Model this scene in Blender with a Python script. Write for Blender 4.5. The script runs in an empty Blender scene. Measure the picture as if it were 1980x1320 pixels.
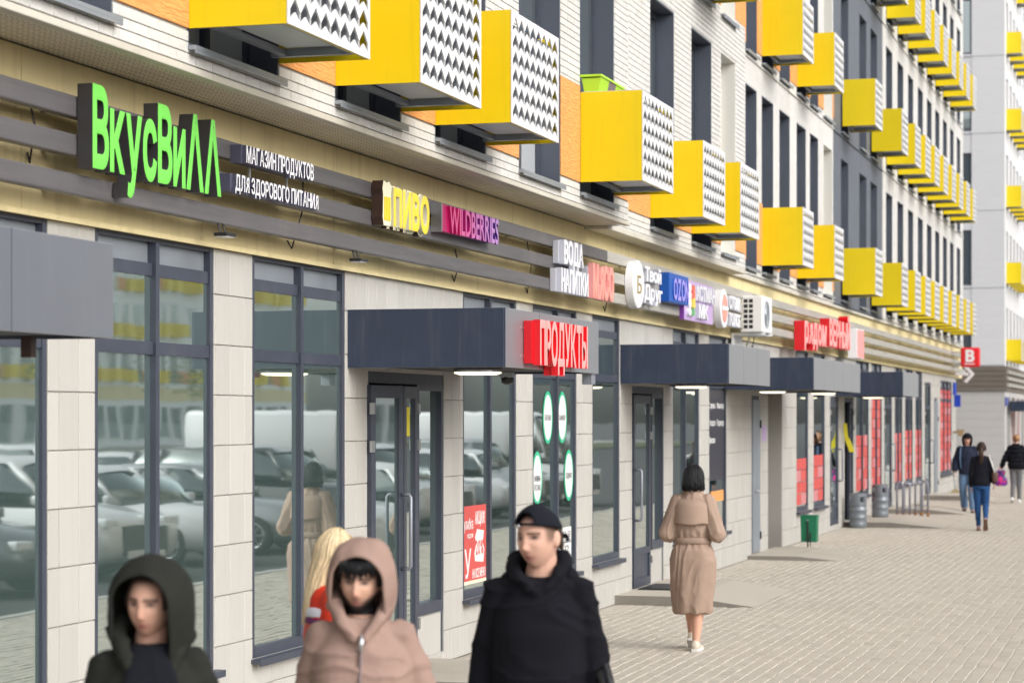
import bpy, bmesh, math, random
import numpy as np
from mathutils import Vector, Matrix, noise

R = math.radians
random.seed(7)
SC = bpy.context.scene
COL = SC.collection

# ------------------------------------------------------------------ camera
CAM_X, CAM_H, YAW = 6.116, 2.15, R(16.22)
cd = bpy.data.cameras.new('camera')
cam = bpy.data.objects.new('camera', cd)
COL.objects.link(cam)
cam.location = (CAM_X, 0, CAM_H)
cam.rotation_euler = (R(90), 0, YAW)
cd.lens = 80
cd.sensor_width = 36
cd.shift_y = 143 / 1980
cd.clip_start = 0.1
cd.clip_end = 900
cd.dof.use_dof = True
cd.dof.focus_distance = 17
cd.dof.aperture_fstop = 3.2
SC.camera = cam

# ------------------------------------------------------------------ sky, sun, exposure
SUN_EL, SUN_AZ = R(32), R(112)      # azimuth measured from +y towards +x
w = bpy.data.worlds.new('World')
SC.world = w
w.use_nodes = True
nt = w.node_tree
bg = nt.nodes['Background']
sky = nt.nodes.new('ShaderNodeTexSky')
sky.sky_type = 'NISHITA'
sky.sun_disc = False
sky.sun_elevation = SUN_EL
sky.sun_rotation = SUN_AZ
sky.air_density = 1.0
sky.dust_density = 4.0
hs = nt.nodes.new('ShaderNodeHueSaturation')
hs.inputs['Saturation'].default_value = 0.22
nt.links.new(sky.outputs[0], hs.inputs['Color'])
nt.links.new(hs.outputs[0], bg.inputs['Color'])
bg.inputs['Strength'].default_value = 0.15

sd = bpy.data.lights.new('sun', 'SUN')
sun = bpy.data.objects.new('sun', sd)
COL.objects.link(sun)
sd.energy = 0.7
sd.angle = R(75)
sd.color = (1.0, 0.955, 0.89)
sdir = Vector((math.sin(SUN_AZ) * math.cos(SUN_EL), math.cos(SUN_AZ) * math.cos(SUN_EL), math.sin(SUN_EL)))
sun.rotation_euler = sdir.to_track_quat('Z', 'Y').to_euler()
sun.location = (20, -10, 40)

SC.view_settings.view_transform = 'Standard'
SC.view_settings.look = 'None'
SC.view_settings.gamma = 1
SC.view_settings.exposure = 0.70
SC.view_settings.use_curve_mapping = False
SC.render.engine = 'CYCLES'
SC.cycles.use_denoising = True
SC.cycles.max_bounces = 6
SC.cycles.caustics_reflective = False
SC.cycles.caustics_refractive = False

# ------------------------------------------------------------------ materials
M = {}


def mat(name, col, rough=0.6, metal=0.0, var=0.0, vscale=3.0, stretch=None, bump=0.0, bscale=40.0,
        island=0.0, spec=0.5, coat=0.0, bstretch=None, dirt=None, dscale=1.2, sheen=0.0):
    m = bpy.data.materials.new(name)
    m.use_nodes = True
    t = m.node_tree
    N, L = t.nodes, t.links
    p = N['Principled BSDF']
    p.inputs['Base Color'].default_value = (*col, 1)
    p.inputs['Roughness'].default_value = rough
    p.inputs['Metallic'].default_value = metal
    p.inputs['Specular IOR Level'].default_value = spec
    p.inputs['Coat Weight'].default_value = coat
    if sheen:
        p.inputs['Sheen Weight'].default_value = sheen
    tc = N.new('ShaderNodeTexCoord')
    src = None

    def vec(st):
        if st is None:
            return tc.outputs['Object']
        mp = N.new('ShaderNodeMapping')
        mp.inputs['Scale'].default_value = st
        L.new(tc.outputs['Object'], mp.inputs['Vector'])
        return mp.outputs[0]
    if var:
        n = N.new('ShaderNodeTexNoise')
        n.inputs['Scale'].default_value = vscale
        n.inputs['Detail'].default_value = 5
        L.new(vec(stretch), n.inputs['Vector'])
        h = N.new('ShaderNodeHueSaturation')
        h.inputs['Color'].default_value = (*col, 1)
        mr = N.new('ShaderNodeMapRange')
        mr.inputs[1].default_value = 0.25
        mr.inputs[2].default_value = 0.75
        mr.inputs[3].default_value = 1 - var
        mr.inputs[4].default_value = 1 + var
        L.new(n.outputs[0], mr.inputs[0])
        L.new(mr.outputs[0], h.inputs['Value'])
        src = h.outputs[0]
    if island:
        g = N.new('ShaderNodeNewGeometry')
        oi = N.new('ShaderNodeObjectInfo')
        ad = N.new('ShaderNodeMath')
        ad.operation = 'ADD'
        L.new(g.outputs['Random Per Island'], ad.inputs[0])
        L.new(oi.outputs['Random'], ad.inputs[1])
        fr = N.new('ShaderNodeMath')
        fr.operation = 'FRACT'
        L.new(ad.outputs[0], fr.inputs[0])
        mr = N.new('ShaderNodeMapRange')
        mr.inputs[3].default_value = 1 - island
        mr.inputs[4].default_value = 1 + island
        L.new(fr.outputs[0], mr.inputs[0])
        h = N.new('ShaderNodeHueSaturation')
        h.inputs['Color'].default_value = (*col, 1)
        if src:
            L.new(src, h.inputs['Color'])
        L.new(mr.outputs[0], h.inputs['Value'])
        src = h.outputs[0]
    if dirt:
        n = N.new('ShaderNodeTexNoise')
        n.inputs['Scale'].default_value = dscale
        n.inputs['Detail'].default_value = 8
        n.inputs['Roughness'].default_value = 0.65
        L.new(vec(dirt[2] if len(dirt) > 2 else None), n.inputs['Vector'])
        mr = N.new('ShaderNodeMapRange')
        mr.inputs[1].default_value = 0.52
        mr.inputs[2].default_value = 0.78
        mr.inputs[4].default_value = dirt[1]
        L.new(n.outputs[0], mr.inputs[0])
        mx = N.new('ShaderNodeMix')
        mx.data_type = 'RGBA'
        L.new(mr.outputs[0], mx.inputs[0])
        if src:
            L.new(src, mx.inputs[6])
        else:
            mx.inputs[6].default_value = (*col, 1)
        mx.inputs[7].default_value = (*dirt[0], 1)
        src = mx.outputs[2]
    if src:
        L.new(src, p.inputs['Base Color'])
    if bump:
        n = N.new('ShaderNodeTexNoise')
        n.inputs['Scale'].default_value = bscale
        n.inputs['Detail'].default_value = 4
        L.new(vec(bstretch), n.inputs['Vector'])
        b = N.new('ShaderNodeBump')
        b.inputs['Strength'].default_value = bump
        b.inputs['Distance'].default_value = 0.02
        L.new(n.outputs[0], b.inputs['Height'])
        L.new(b.outputs[0], p.inputs['Normal'])
    M[name] = m
    return m


def glass_mat(name, tint, refl=0.42, wav=0.02, body=1.0):
    m = bpy.data.materials.new(name)
    m.use_nodes = True
    t = m.node_tree
    N, L = t.nodes, t.links
    N.remove(N['Principled BSDF'])
    out = N['Material Output']
    df = N.new('ShaderNodeBsdfDiffuse')
    df.inputs['Color'].default_value = (*tint, 1)
    gl = N.new('ShaderNodeBsdfGlossy')
    gl.inputs['Roughness'].default_value = 0.02
    gl.inputs['Color'].default_value = (0.92, 1.0, 0.985, 1)
    tc = N.new('ShaderNodeTexCoord')
    no = N.new('ShaderNodeTexNoise')
    no.inputs['Scale'].default_value = 1.7
    no.inputs['Detail'].default_value = 1
    L.new(tc.outputs['Object'], no.inputs['Vector'])
    bp = N.new('ShaderNodeBump')
    bp.inputs['Strength'].default_value = wav
    bp.inputs['Distance'].default_value = 0.1
    L.new(no.outputs[0], bp.inputs['Height'])
    L.new(bp.outputs[0], gl.inputs['Normal'])
    fr = N.new('ShaderNodeFresnel')
    fr.inputs['IOR'].default_value = 1.5
    ad = N.new('ShaderNodeMath')
    ad.operation = 'ADD'
    ad.use_clamp = True
    ad.inputs[1].default_value = refl
    L.new(fr.outputs[0], ad.inputs[0])
    mx = N.new('ShaderNodeMixShader')
    L.new(ad.outputs[0], mx.inputs[0])
    L.new(df.outputs[0], mx.inputs[1])
    L.new(gl.outputs[0], mx.inputs[2])
    L.new(mx.outputs[0], out.inputs['Surface'])
    M[name] = m
    return m


mat('tile', (0.47, 0.455, 0.425), 0.5, var=0.05, vscale=60, stretch=(1, 1, 0.02), island=0.05, bump=0.25, bscale=70,
    bstretch=(1, 1, 0.01), dirt=((0.38, 0.36, 0.31), 0.3, (1, 1, 0.35)), dscale=2.0)
mat('grout', (0.38, 0.365, 0.335), 0.9)
mat('plaster_yellow', (0.76, 0.645, 0.36), 0.7, var=0.08, vscale=2.0, stretch=(1, 1, 0.5), bump=0.06, bscale=200,
    dirt=((0.50, 0.40, 0.19), 0.5, (1, 3.5, 0.3)), dscale=2.2)
mat('rail_metal', (0.125, 0.118, 0.122), 0.45, metal=0.2, var=0.18, vscale=4, stretch=(1, 0.3, 6), dirt=((0.22, 0.20, 0.19), 0.5))
mat('rail_pale', (0.42, 0.40, 0.36), 0.5, metal=0.1, var=0.15, vscale=4, stretch=(1, 0.3, 6))
mat('frame_grey', (0.048, 0.056, 0.080), 0.42, var=0.12, vscale=5, dirt=((0.12, 0.12, 0.13), 0.35), dscale=3)
mat('reveal_grey', (0.085, 0.098, 0.130), 0.5, var=0.08, vscale=3)
mat('reveal_white', (0.72, 0.71, 0.66), 0.5)
mat('canopy_navy', (0.036, 0.048, 0.080), 0.55, var=0.1, vscale=6, spec=0.2, dirt=((0.10, 0.11, 0.13), 0.55, (5, 5, .4)), dscale=2.5)


def lacquer(name, ior, rough):
    """adds a glossy lacquer layer with grazing-angle reflection over an existing material"""
    t = M[name].node_tree
    N, L = t.nodes, t.links
    p = N['Principled BSDF']
    gl = N.new('ShaderNodeBsdfGlossy')
    gl.inputs['Roughness'].default_value = rough
    lw = N.new('ShaderNodeLayerWeight')
    lw.inputs['Blend'].default_value = 0.5
    pw = N.new('ShaderNodeMath')
    pw.operation = 'POWER'
    pw.inputs[1].default_value = ior
    L.new(lw.outputs['Facing'], pw.inputs[0])
    fr = N.new('ShaderNodeMath')
    fr.operation = 'MULTIPLY'
    fr.inputs[1].default_value = 0.86
    L.new(pw.outputs[0], fr.inputs[0])
    mx = N.new('ShaderNodeMixShader')
    L.new(fr.outputs[0], mx.inputs[0])
    L.new(p.outputs[0], mx.inputs[1])
    L.new(gl.outputs[0], mx.inputs[2])
    L.new(mx.outputs[0], N['Material Output'].inputs['Surface'])


lacquer('canopy_navy', 1.35, 0.5)
mat('canopy_under', (0.06, 0.06, 0.06), 0.8)
mat('white_brick', (0.62, 0.61, 0.585), 0.65, var=0.06, vscale=8, island=0.04, bump=0.35, bscale=55,
    dirt=((0.42, 0.38, 0.30), 0.35, (1, 1, 0.5)), dscale=1.5)
mat('brick_joint', (0.36, 0.35, 0.33), 0.9)
mat('orange_panel', (0.76, 0.335, 0.105), 0.7, var=0.16, vscale=26, stretch=(1, 0.35, 2.2), bump=0.9, bscale=34, bstretch=(1, 0.3, 2))
mat('soffit', (0.74, 0.69, 0.58), 0.6, var=0.06, vscale=4)
mat('soffit_dark', (0.20, 0.175, 0.13), 0.9)
mat('box_yellow', (0.80, 0.61, 0.004), 0.42, var=0.03, vscale=2.5, dirt=((0.58, 0.42, 0.02), 0.28, (6, 6, .5)), dscale=2.5, bump=.03, bscale=5)
mat('screen_white', (0.70, 0.70, 0.705), 0.4, var=0.03, dirt=((0.45, 0.44, 0.42), 0.4, (5, 5, .5)), dscale=3)
mat('tray_grey', (0.50, 0.53, 0.57), 0.5, var=0.06)
mat('galv', (0.30, 0.33, 0.37), 0.45, metal=0.4, var=0.1)
mat('dark_grey_wall', (0.115, 0.128, 0.155), 0.6, var=0.1, vscale=3)
mat('concrete', (0.36, 0.345, 0.31), 0.85, var=0.14, vscale=5, bump=0.2, bscale=60, dirt=((0.24, 0.22, 0.19), 0.5))
mat('paver', (0.448, 0.408, 0.348), 0.85, var=0.05, vscale=30, island=0.05, bump=0.25, bscale=120,
    dirt=((0.31, 0.275, 0.235), 0.5), dscale=0.45)
mat('sand', (0.43, 0.40, 0.352), 0.95, var=0.25, vscale=2.0, bump=0.2, bscale=90)
mat('asphalt', (0.055, 0.055, 0.056), 0.9, var=0.2, vscale=10, bump=0.3, bscale=150)
mat('kerb', (0.42, 0.41, 0.39), 0.85, var=0.1, bump=0.2)
mat('soil', (0.10, 0.10, 0.05), 0.95, var=0.2)
mat('far_wall', (0.66, 0.66, 0.675), 0.7, var=0.03, vscale=1.0, stretch=(1, 1, 6))
mat('opposite_wall', (0.84, 0.84, 0.83), 0.7, var=0.03)
mat('far_tile', (0.48, 0.465, 0.45), 0.6, var=0.04, vscale=2)
mat('brown_band', (0.16, 0.135, 0.11), 0.7, var=0.12, vscale=2, stretch=(1, 1, 8))
mat('black', (0.012, 0.012, 0.014), 0.6)
mat('black_plastic', (0.02, 0.02, 0.022), 0.45)
mat('steel', (0.55, 0.56, 0.58), 0.3, metal=0.9)
mat('white_paint', (0.78, 0.78, 0.77), 0.4, var=0.03)
mat('white_acryl', (0.80, 0.80, 0.83), 0.35)
mat('sign_grey', (0.52, 0.53, 0.60), 0.4)
mat('green_acryl', (0.17, 0.66, 0.085), 0.35)
mat('dark_side', (0.045, 0.042, 0.045), 0.35, var=0.1)
mat('navy_side', (0.085, 0.085, 0.13), 0.4)
mat('yellow_acryl', (0.90, 0.66, 0.035), 0.35)
mat('brown_side', (0.055, 0.03, 0.024), 0.35)
mat('cream', (0.78, 0.74, 0.55), 0.5)
mat('red_acryl', (0.72, 0.012, 0.022), 0.35)
mat('pink_face', (0.86, 0.36, 0.34), 0.4)
mat('salmon_face', (0.90, 0.33, 0.27), 0.4)
mat('magenta', (0.42, 0.006, 0.10), 0.35)
mat('ozon_blue', (0.008, 0.09, 0.42), 0.35)
mat('ozon_violet', (0.38, 0.32, 0.86), 0.35)
mat('purple', (0.20, 0.045, 0.33), 0.4)
mat('lilac', (0.50, 0.36, 0.62), 0.4)
mat('green_sticker', (0.035, 0.47, 0.25), 0.45)
mat('ink', (0.06, 0.06, 0.07), 0.6)
mat('poster_red', (0.58, 0.085, 0.075), 0.5, var=0.05)
mat('poster_rose', (0.56, 0.21, 0.22), 0.5, var=0.12, vscale=6)
mat('film_dark', (0.035, 0.035, 0.05), 0.3)
mat('bin_green', (0.005, 0.16, 0.075), 0.45, var=0.06)
mat('gold', (0.45, 0.33, 0.12), 0.4, metal=0.5)
mat('keg_grey', (0.20, 0.22, 0.245), 0.42, metal=0.3, var=0.1)
mat('rack_grey', (0.27, 0.28, 0.33), 0.4, metal=0.4)
mat('rust', (0.24, 0.115, 0.04), 0.8, var=0.2)
mat('flag_yellow', (0.78, 0.68, 0.04), 0.6)
mat('lime', (0.42, 0.68, 0.03), 0.45)
mat('mauve', (0.19, 0.14, 0.145), 0.5)
mat('straw', (0.36, 0.29, 0.17), 0.9, var=0.2, vscale=30)
mat('sign_blue', (0.006, 0.045, 0.42), 0.4)
mat('lamp_glow', (0.9, 0.85, 0.72), 0.4)
M['lamp_glow'].node_tree.nodes['Principled BSDF'].inputs['Emission Color'].default_value = (1, 0.86, 0.62, 1)
M['lamp_glow'].node_tree.nodes['Principled BSDF'].inputs['Emission Strength'].default_value = 1.3
glass_mat('shop_glass', (0.12, 0.18, 0.17), 0.60, 0.008)
glass_mat('upper_glass', (0.10, 0.12, 0.135), 0.45, 0.006)
glass_mat('frost_glass', (0.50, 0.52, 0.54), 0.12, 0.006)
glass_mat('car_glass', (0.015, 0.02, 0.022), 0.12, 0.0)

# ------------------------------------------------------------------ helpers


class MB:
    """collects vertices and faces; build() links them as one mesh object"""

    def __init__(s):
        s.v, s.f, s.mi = [], [], []

    def add(s, vs, fs, mi=0):
        b = len(s.v)
        s.v.extend([tuple(p) for p in vs])
        for q in fs:
            s.f.append([i + b for i in q])
            s.mi.append(mi)
        return s

    def box(s, x0, x1, y0, y1, z0, z1, mi=0):
        vs = [(x0, y0, z0), (x1, y0, z0), (x1, y1, z0), (x0, y1, z0), (x0, y0, z1), (x1, y0, z1), (x1, y1, z1), (x0, y1, z1)]
        fs = [(0, 3, 2, 1), (4, 5, 6, 7), (0, 1, 5, 4), (1, 2, 6, 5), (2, 3, 7, 6), (3, 0, 4, 7)]
        return s.add(vs, fs, mi)

    def bbox(s, x0, x1, y0, y1, z0, z1, b=0.01, mi=0):
        """box with chamfered edges"""
        b = min(b, (x1 - x0) * .45, (y1 - y0) * .45, (z1 - z0) * .45)
        bm = bmesh.new()
        bmesh.ops.create_cube(bm, size=1)
        for v in bm.verts:
            v.co = (x0 + (v.co.x + .5) * (x1 - x0), y0 + (v.co.y + .5) * (y1 - y0), z0 + (v.co.z + .5) * (z1 - z0))
        bmesh.ops.bevel(bm, geom=bm.edges[:], offset=b, segments=2, affect='EDGES', profile=0.5)
        bm.verts.index_update()
        s.add([v.co[:] for v in bm.verts], [[v.index for v in f.verts] for f in bm.faces], mi)
        bm.free()
        return s

    def piece_x(s, x, y0, y1, z0, z1, d=0.012, b=0.004):
        """a tile/brick lying on a wall that faces +x: bevelled front, no back"""
        y0b, y1b, z0b, z1b = y0 + b, y1 - b, z0 + b, z1 - b
        vs = [(x, y0, z0), (x, y1, z0), (x, y1, z1), (x, y0, z1), (x + d - b, y0, z0), (x + d - b, y1, z0), (x + d - b, y1, z1), (x + d - b, y0, z1),
              (x + d, y0b, z0b), (x + d, y1b, z0b), (x + d, y1b, z1b), (x + d, y0b, z1b)]
        fs = [(8, 9, 10, 11)]
        for i in range(4):
            j = (i + 1) % 4
            fs.append((4 + i, 4 + j, 8 + j, 8 + i))
            fs.append((i, j, 4 + j, 4 + i))
        return s.add(vs, fs)

    def ring_loft(s, rings, cap=True, mi=0, closed=True):
        n = len(rings[0])
        b = len(s.v)
        for r in rings:
            s.v.extend([tuple(p) for p in r])
        for k in range(len(rings) - 1):
            for i in range(n if closed else n - 1):
                j = (i + 1) % n
                s.f.append([b + k * n + i, b + k * n + j, b + (k + 1) * n + j, b + (k + 1) * n + i])
                s.mi.append(mi)
        if cap:
            s.f.append([b + i for i in range(n)][::-1])
            s.mi.append(mi)
            s.f.append([b + (len(rings) - 1) * n + i for i in range(n)])
            s.mi.append(mi)
        return s

    def tube(s, pts, r, n=10, mi=0, cap=True):
        """r a number or one radius per point"""
        pts = [Vector(p) for p in pts]
        rs = r if isinstance(r, (list, tuple)) else [r] * len(pts)
        rings = []
        up = None
        for i, p in enumerate(pts):
            a = pts[max(i - 1, 0)]
            c = pts[min(i + 1, len(pts) - 1)]
            t = (c - a).normalized()
            if up is None:
                up = Vector((0, 0, 1)) if abs(t.z) < .9 else Vector((1, 0, 0))
            u = t.cross(up).normalized()
            v = u.cross(t).normalized()
            up = v
            rings.append([p + (u * math.cos(q) + v * math.sin(q)) * rs[i] for q in [2 * math.pi * k / n for k in range(n)]])
        return s.ring_loft(rings, cap, mi)

    def lathe(s, prof, n=24, cx=0, cy=0, mi=0, cap=True):
        rings = [[(cx + r * math.cos(2 * math.pi * k / n), cy + r * math.sin(2 * math.pi * k / n), z) for k in range(n)] for r, z in prof]
        return s.ring_loft(rings, cap, mi)

    def mesh(s, name):
        me = bpy.data.meshes.new(name)
        me.from_pydata(s.v, [], s.f)
        if any(s.mi):
            me.polygons.foreach_set('material_index', s.mi)
        me.update()
        return me

    def build(s, name, mats, parent=None, smooth=False, rel=None):
        me = s.mesh(name)
        return obj(name, me, mats, parent, smooth)


def obj(name, me, mats, parent=None, smooth=False):
    if mats is not None and len(me.materials) == 0:
        for q in (mats if isinstance(mats, (list, tuple)) else [mats]):
            me.materials.append(M[q])
    if smooth:
        me.polygons.foreach_set('use_smooth', [True] * len(me.polygons))
    o = bpy.data.objects.new(name, me)
    COL.objects.link(o)
    if parent is not None:
        o.parent = parent
    return o


def empty(name, loc=(0, 0, 0), rz=0, parent=None):
    o = bpy.data.objects.new(name, None)
    o.empty_display_size = 0.2
    COL.objects.link(o)
    o.location = loc
    o.rotation_euler = (0, 0, rz)
    if parent is not None:
        o.parent = parent
    return o


def tag(o, label=None, cat=None, group=None, kind=None):
    if label:
        o['label'] = label
    if cat:
        o['category'] = cat
    if group:
        o['group'] = group
    if kind:
        o['kind'] = kind
    return o


def flat_normals(o):
    return o


# --- lettering: every character becomes a mesh, cached
_GL = {}


def glyph(ch, bold=0.0):
    k = (ch, bold)
    if k not in _GL:
        cu = bpy.data.curves.new('t', 'FONT')
        cu.body = 'R' if ch in 'Яя' else ch
        cu.bevel_depth = bold
        cu.bevel_resolution = 0
        cu.extrude = max(0.02, 0.5 - bold)
        cu.resolution_u = 4
        o = bpy.data.objects.new('t', cu)
        COL.objects.link(o)
        bpy.context.view_layer.update()
        dg = bpy.context.evaluated_depsgraph_get()
        me = bpy.data.meshes.new_from_object(o.evaluated_get(dg))
        vs = [v.co.copy() for v in me.vertices]
        fs = [list(p.vertices) for p in me.polygons]
        fr = [p.normal.z > 0.5 for p in me.polygons]
        if ch in 'Яя':           # drawn as a mirrored R
            for v in vs:
                v.x = -v.x
                if ch == 'я':
                    v.y *= .75
                    v.x *= .85
            fs = [q[::-1] for q in fs]
        bpy.data.objects.remove(o)
        bpy.data.meshes.remove(me)
        bpy.data.curves.remove(cu)
        _GL[k] = (vs, fs, fr)
    return _GL[k]


CAPH = None
for _b, _t in ((.03, 'ВкусиΛ'), (.02, 'МАГАЗИНПРОДУКТОВЛЯЗГ'), (.045, 'ПИВО'), (.075, 'ПИВО'), (.018, 'WILDBERS'), (.04, 'ВОДА'), (.035, 'НАПИТК'), (.05, 'МЯСОрядмВЕНЫЙ'),
               (.0, 'БН'), (.03, 'ТвойДругOZNАСМНКОЛГТЦИЯАСВЕЮЖЬ20%'), (.022, 'ПРОДУКТЫ'), (.055, 'ПРОДУКТЫ'), (.01, 'улыбкаАКЦИЯ!недлиУ8-950212СтрижкМакюрУлдПдикюсБвДа'),
               (.012, 'БРОВИМАНКЮЩЕСЦПД')):
    for _c in _t:
        glyph(_c, _b)


def text_layout(s, bold, gap=0.07, space=0.28):
    """list of (char, x offset) in glyph units, and total width"""
    x, out = 0.0, []
    for ch in s:
        if ch == ' ':
            x += space
            continue
        vs, _, _ = glyph(ch, bold)
        a = min(v.x for v in vs)
        b = max(v.x for v in vs)
        out.append((ch, x - a))
        x += (b - a) + gap
    return out, x - gap


def lettering(s, y0, y1, zb, cap, o0, o1, bold=0.012, gap=0.07, face='+x', capfix=None, rise=None):
    """meshes (MB per character) of a line of raised letters on a wall facing +x between y0 and y1, or, with
    face='-y', on a panel facing -y with y0..y1 running along x; baseline zb, capital height cap, from o0 out to o1"""
    global CAPH
    if CAPH is None:
        CAPH = max(v.y for v in glyph('Н', 0.0)[0])
    lay, W = text_layout(s, bold, gap)
    sx = (y1 - y0) / W
    sz = cap / CAPH
    res = []
    for i, (ch, off) in enumerate(lay):
        vs, fs, fr = glyph(ch, bold)
        m = MB()
        zz = zb + (rise[i] if rise else 0)
        pts = []
        for v in vs:
            a = y0 + (v.x + off) * sx
            d = o0 + (v.z + .5) * (o1 - o0)
            z = zz + v.y * sz
            pts.append((d, a, z) if face == '+x' else (a, -d, z))
        m.v = pts
        m.f = [list(q) for q in fs]
        m.mi = [0 if q else 1 for q in fr]
        res.append((ch, m))
    return res


def joined(ms):
    r = MB()
    for _, m in ms:
        b = len(r.v)
        r.v += m.v
        r.f += [[i + b for i in q] for q in m.f]
        r.mi += m.mi
    return r


def rect_minus(y0, y1, z0, z1, holes):
    ys = sorted(set([y0, y1] + [min(max(h[i], y0), y1) for h in holes for i in (0, 1)]))
    out = []
    for a, b in zip(ys, ys[1:]):
        if b - a < 1e-4:
            continue
        m = (a + b) / 2
        iv = sorted([(h[2], h[3]) for h in holes if h[0] < m < h[1]])
        z = z0
        for p, q in iv:
            if p > z + 1e-4:
                out.append((a, b, z, min(p, z1)))
            z = max(z, q)
        if z < z1 - 1e-4:
            out.append((a, b, z, z1))
    return out


def merge_rects(rs):
    """join side-by-side rects that share the same z range"""
    rs = sorted(rs, key=lambda r: (r[2], r[3], r[0]))
    out = []
    for r in rs:
        if out and abs(out[-1][2] - r[2]) < 1e-4 and abs(out[-1][3] - r[3]) < 1e-4 and abs(out[-1][1] - r[0]) < 1e-4:
            out[-1] = (out[-1][0], r[1], r[2], r[3])
        else:
            out.append(r)
    return out


def pieces(rects, x, dy, dz, gap, d, bev, name, mname, parent, n_single, ymin, zlim=99, stagger=0.0, zoff=0.0, ymax=999):
    """cut rects into tiles; the n_single largest in view are objects of their own, the rest one 'stuff' part"""
    ps = []
    for (a, b, p, q) in rects:
        k0 = int(math.floor((p - zoff) / dz))
        k = k0
        while zoff + k * dz < q - 1e-4:
            za, zb = max(p, zoff + k * dz), min(q, zoff + (k + 1) * dz)
            sh = stagger * dy if k % 2 else 0.0
            j = int(math.floor((a - sh) / dy))
            while sh + j * dy < b - 1e-4:
                ya, yb = max(a, sh + j * dy), min(b, sh + (j + 1) * dy)
                if yb - ya > 0.02 and zb - za > 0.02:
                    ps.append((ya + gap / 2, yb - gap / 2, za + gap / 2, zb - gap / 2))
                j += 1
            k += 1
    vis = sorted([p for p in ps if p[0] > ymin and p[2] < zlim and p[0] < ymax], key=lambda p: p[0] - 12 * (p[3] - p[2]) * (p[1] - p[0]))
    single = set(vis[:n_single])
    rest = MB()
    cache = {}
    for p in ps:
        if p in single:
            w_, h_ = round(p[1] - p[0], 3), round(p[3] - p[2], 3)
            if (w_, h_) not in cache:
                me = MB().piece_x(0, 0, w_, 0, h_, d, bev).mesh(name)
                me.materials.append(M[mname])
                cache[(w_, h_)] = me
            o = bpy.data.objects.new(name, cache[(w_, h_)])
            COL.objects.link(o)
            o.location = (x + random.uniform(-.0008, .0008), p[0], p[2])
            o.parent = parent
        else:
            rest.piece_x(x, p[0], p[1], p[2], p[3], d, bev)
    if rest.v:
        tag(rest.build(name + '_field', mname, parent), kind='stuff')


def copy_tree(o, parent=None):
    c = o.copy()
    COL.objects.link(c)
    c.parent = parent
    for ch in list(o.children):
        copy_tree(ch, c)
    return c
# ================================================================== ground
g = MB()
g.add([(-400, -200, -0.16), (400, -200, -0.16), (400, 600, -0.16), (-400, 600, -0.16)], [(0, 1, 2, 3)])
tag(g.build('ground', 'asphalt'), kind='structure')
g = MB()
g.add([(5.95, -60, -0.13), (30, -60, -0.13), (30, 200, -0.13), (5.95, 200, -0.13)], [(0, 1, 2, 3)])
tag(g.build('road', 'asphalt'), kind='structure')
pav = MB().box(-3, 5.8, -40, 190, -0.15, -0.008).build('pavement', 'sand')
tag(pav, kind='structure')
kb = empty('kerb')
tag(kb, kind='structure')
km = MB().bbox(5.8, 5.95, 0, 0.99, -0.14, 0.012, 0.015).mesh('kerb_stone')
for i in range(-4, 75):
    o = obj('kerb_stone', km, 'kerb', kb)
    o.location.y = i * 1.0

# pavers: rows run along the street, joints staggered, laid by hand so never quite straight
PW, PL = 0.118, 0.236
vis, rest = [], []
nx = int(5.8 / PW)
for i in range(nx):
    x0 = i * PW
    off = (i % 2) * PL / 2 + random.uniform(-.012, .012)
    j = 0
    y = 7.0 + off
    while y < 74:
        wob = 0.014 * noise.noise(Vector((x0 * .35, y * .45, 3.1))) + 0.006 * noise.noise(Vector((x0 * 2.2, y * 1.9, 8.0)))
        p = (x0 + wob + .005, x0 + PW + wob - .005, y + .002, y + PL - .002)
        rest.append(p)
        y += PL


def in_view(x, y, z=0.0):
    dx, dy = x - CAM_X, y
    X = dx * math.cos(YAW) + dy * math.sin(YAW)
    Z = -dx * math.sin(YAW) + dy * math.cos(YAW)
    px = 990 + 4400 * X / Z
    py = 803 - 4400 * (z - CAM_H) / Z
    return 830 < px < 1985 and py < 1325


near = sorted([p for p in rest if p[2] < 24 and in_view((p[0] + p[1]) / 2, p[2])], key=lambda p: p[2])[:300]
nearset = set(near)


def paver_geo(m, x0, x1, y0, y1, z, b=0.006):
    t = [random.uniform(-.0022, .0022) for _ in range(3)]

    def h(u, v):
        return z + t[0] + t[1] * u + t[2] * v
    m.add([(x0, y0, z - .012), (x1, y0, z - .012), (x1, y1, z - .012), (x0, y1, z - .012),
           (x0 + b, y0 + b, h(-1, -1)), (x1 - b, y0 + b, h(1, -1)), (x1 - b, y1 - b, h(1, 1)), (x0 + b, y1 - b, h(-1, 1))],
          [(4, 5, 6, 7), (0, 1, 5, 4), (1, 2, 6, 5), (2, 3, 7, 6), (3, 0, 4, 7)])


pm = []
for k in range(6):
    m = MB()
    paver_geo(m, 0, PW - .010, 0, PL - .004, 0)
    me = m.mesh('paver')
    me.materials.append(M['paver'])
    pm.append(me)
rm = MB()
for p in rest:
    if p in nearset:
        o = bpy.data.objects.new('paver', random.choice(pm))
        COL.objects.link(o)
        o.location = (p[0], p[2], 0)
        o.parent = pav
    else:
        paver_geo(rm, *p, 0)
tag(rm.build('paver_field', 'paver', pav), kind='stuff')

# ================================================================== the near apartment building
BLD = empty('apartment_building', (0, 5, 0))
tag(BLD, 'long apartment block with tiled shop floor, white brick piers and orange panels', 'building')


class BB(MB):
    """MB whose build() parents to the building without moving it"""

    def build(s, name, mats, parent=None, smooth=False):
        par = parent or BLD
        if par is BLD:
            s.v = [(a, b - 5, c) for a, b, c in s.v]
        return MB.build(s, name, mats, par, smooth)


def sub(name, loc=(0, 0, 0), parent=None):
    return empty(name, loc, 0, parent or BLD)


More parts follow.
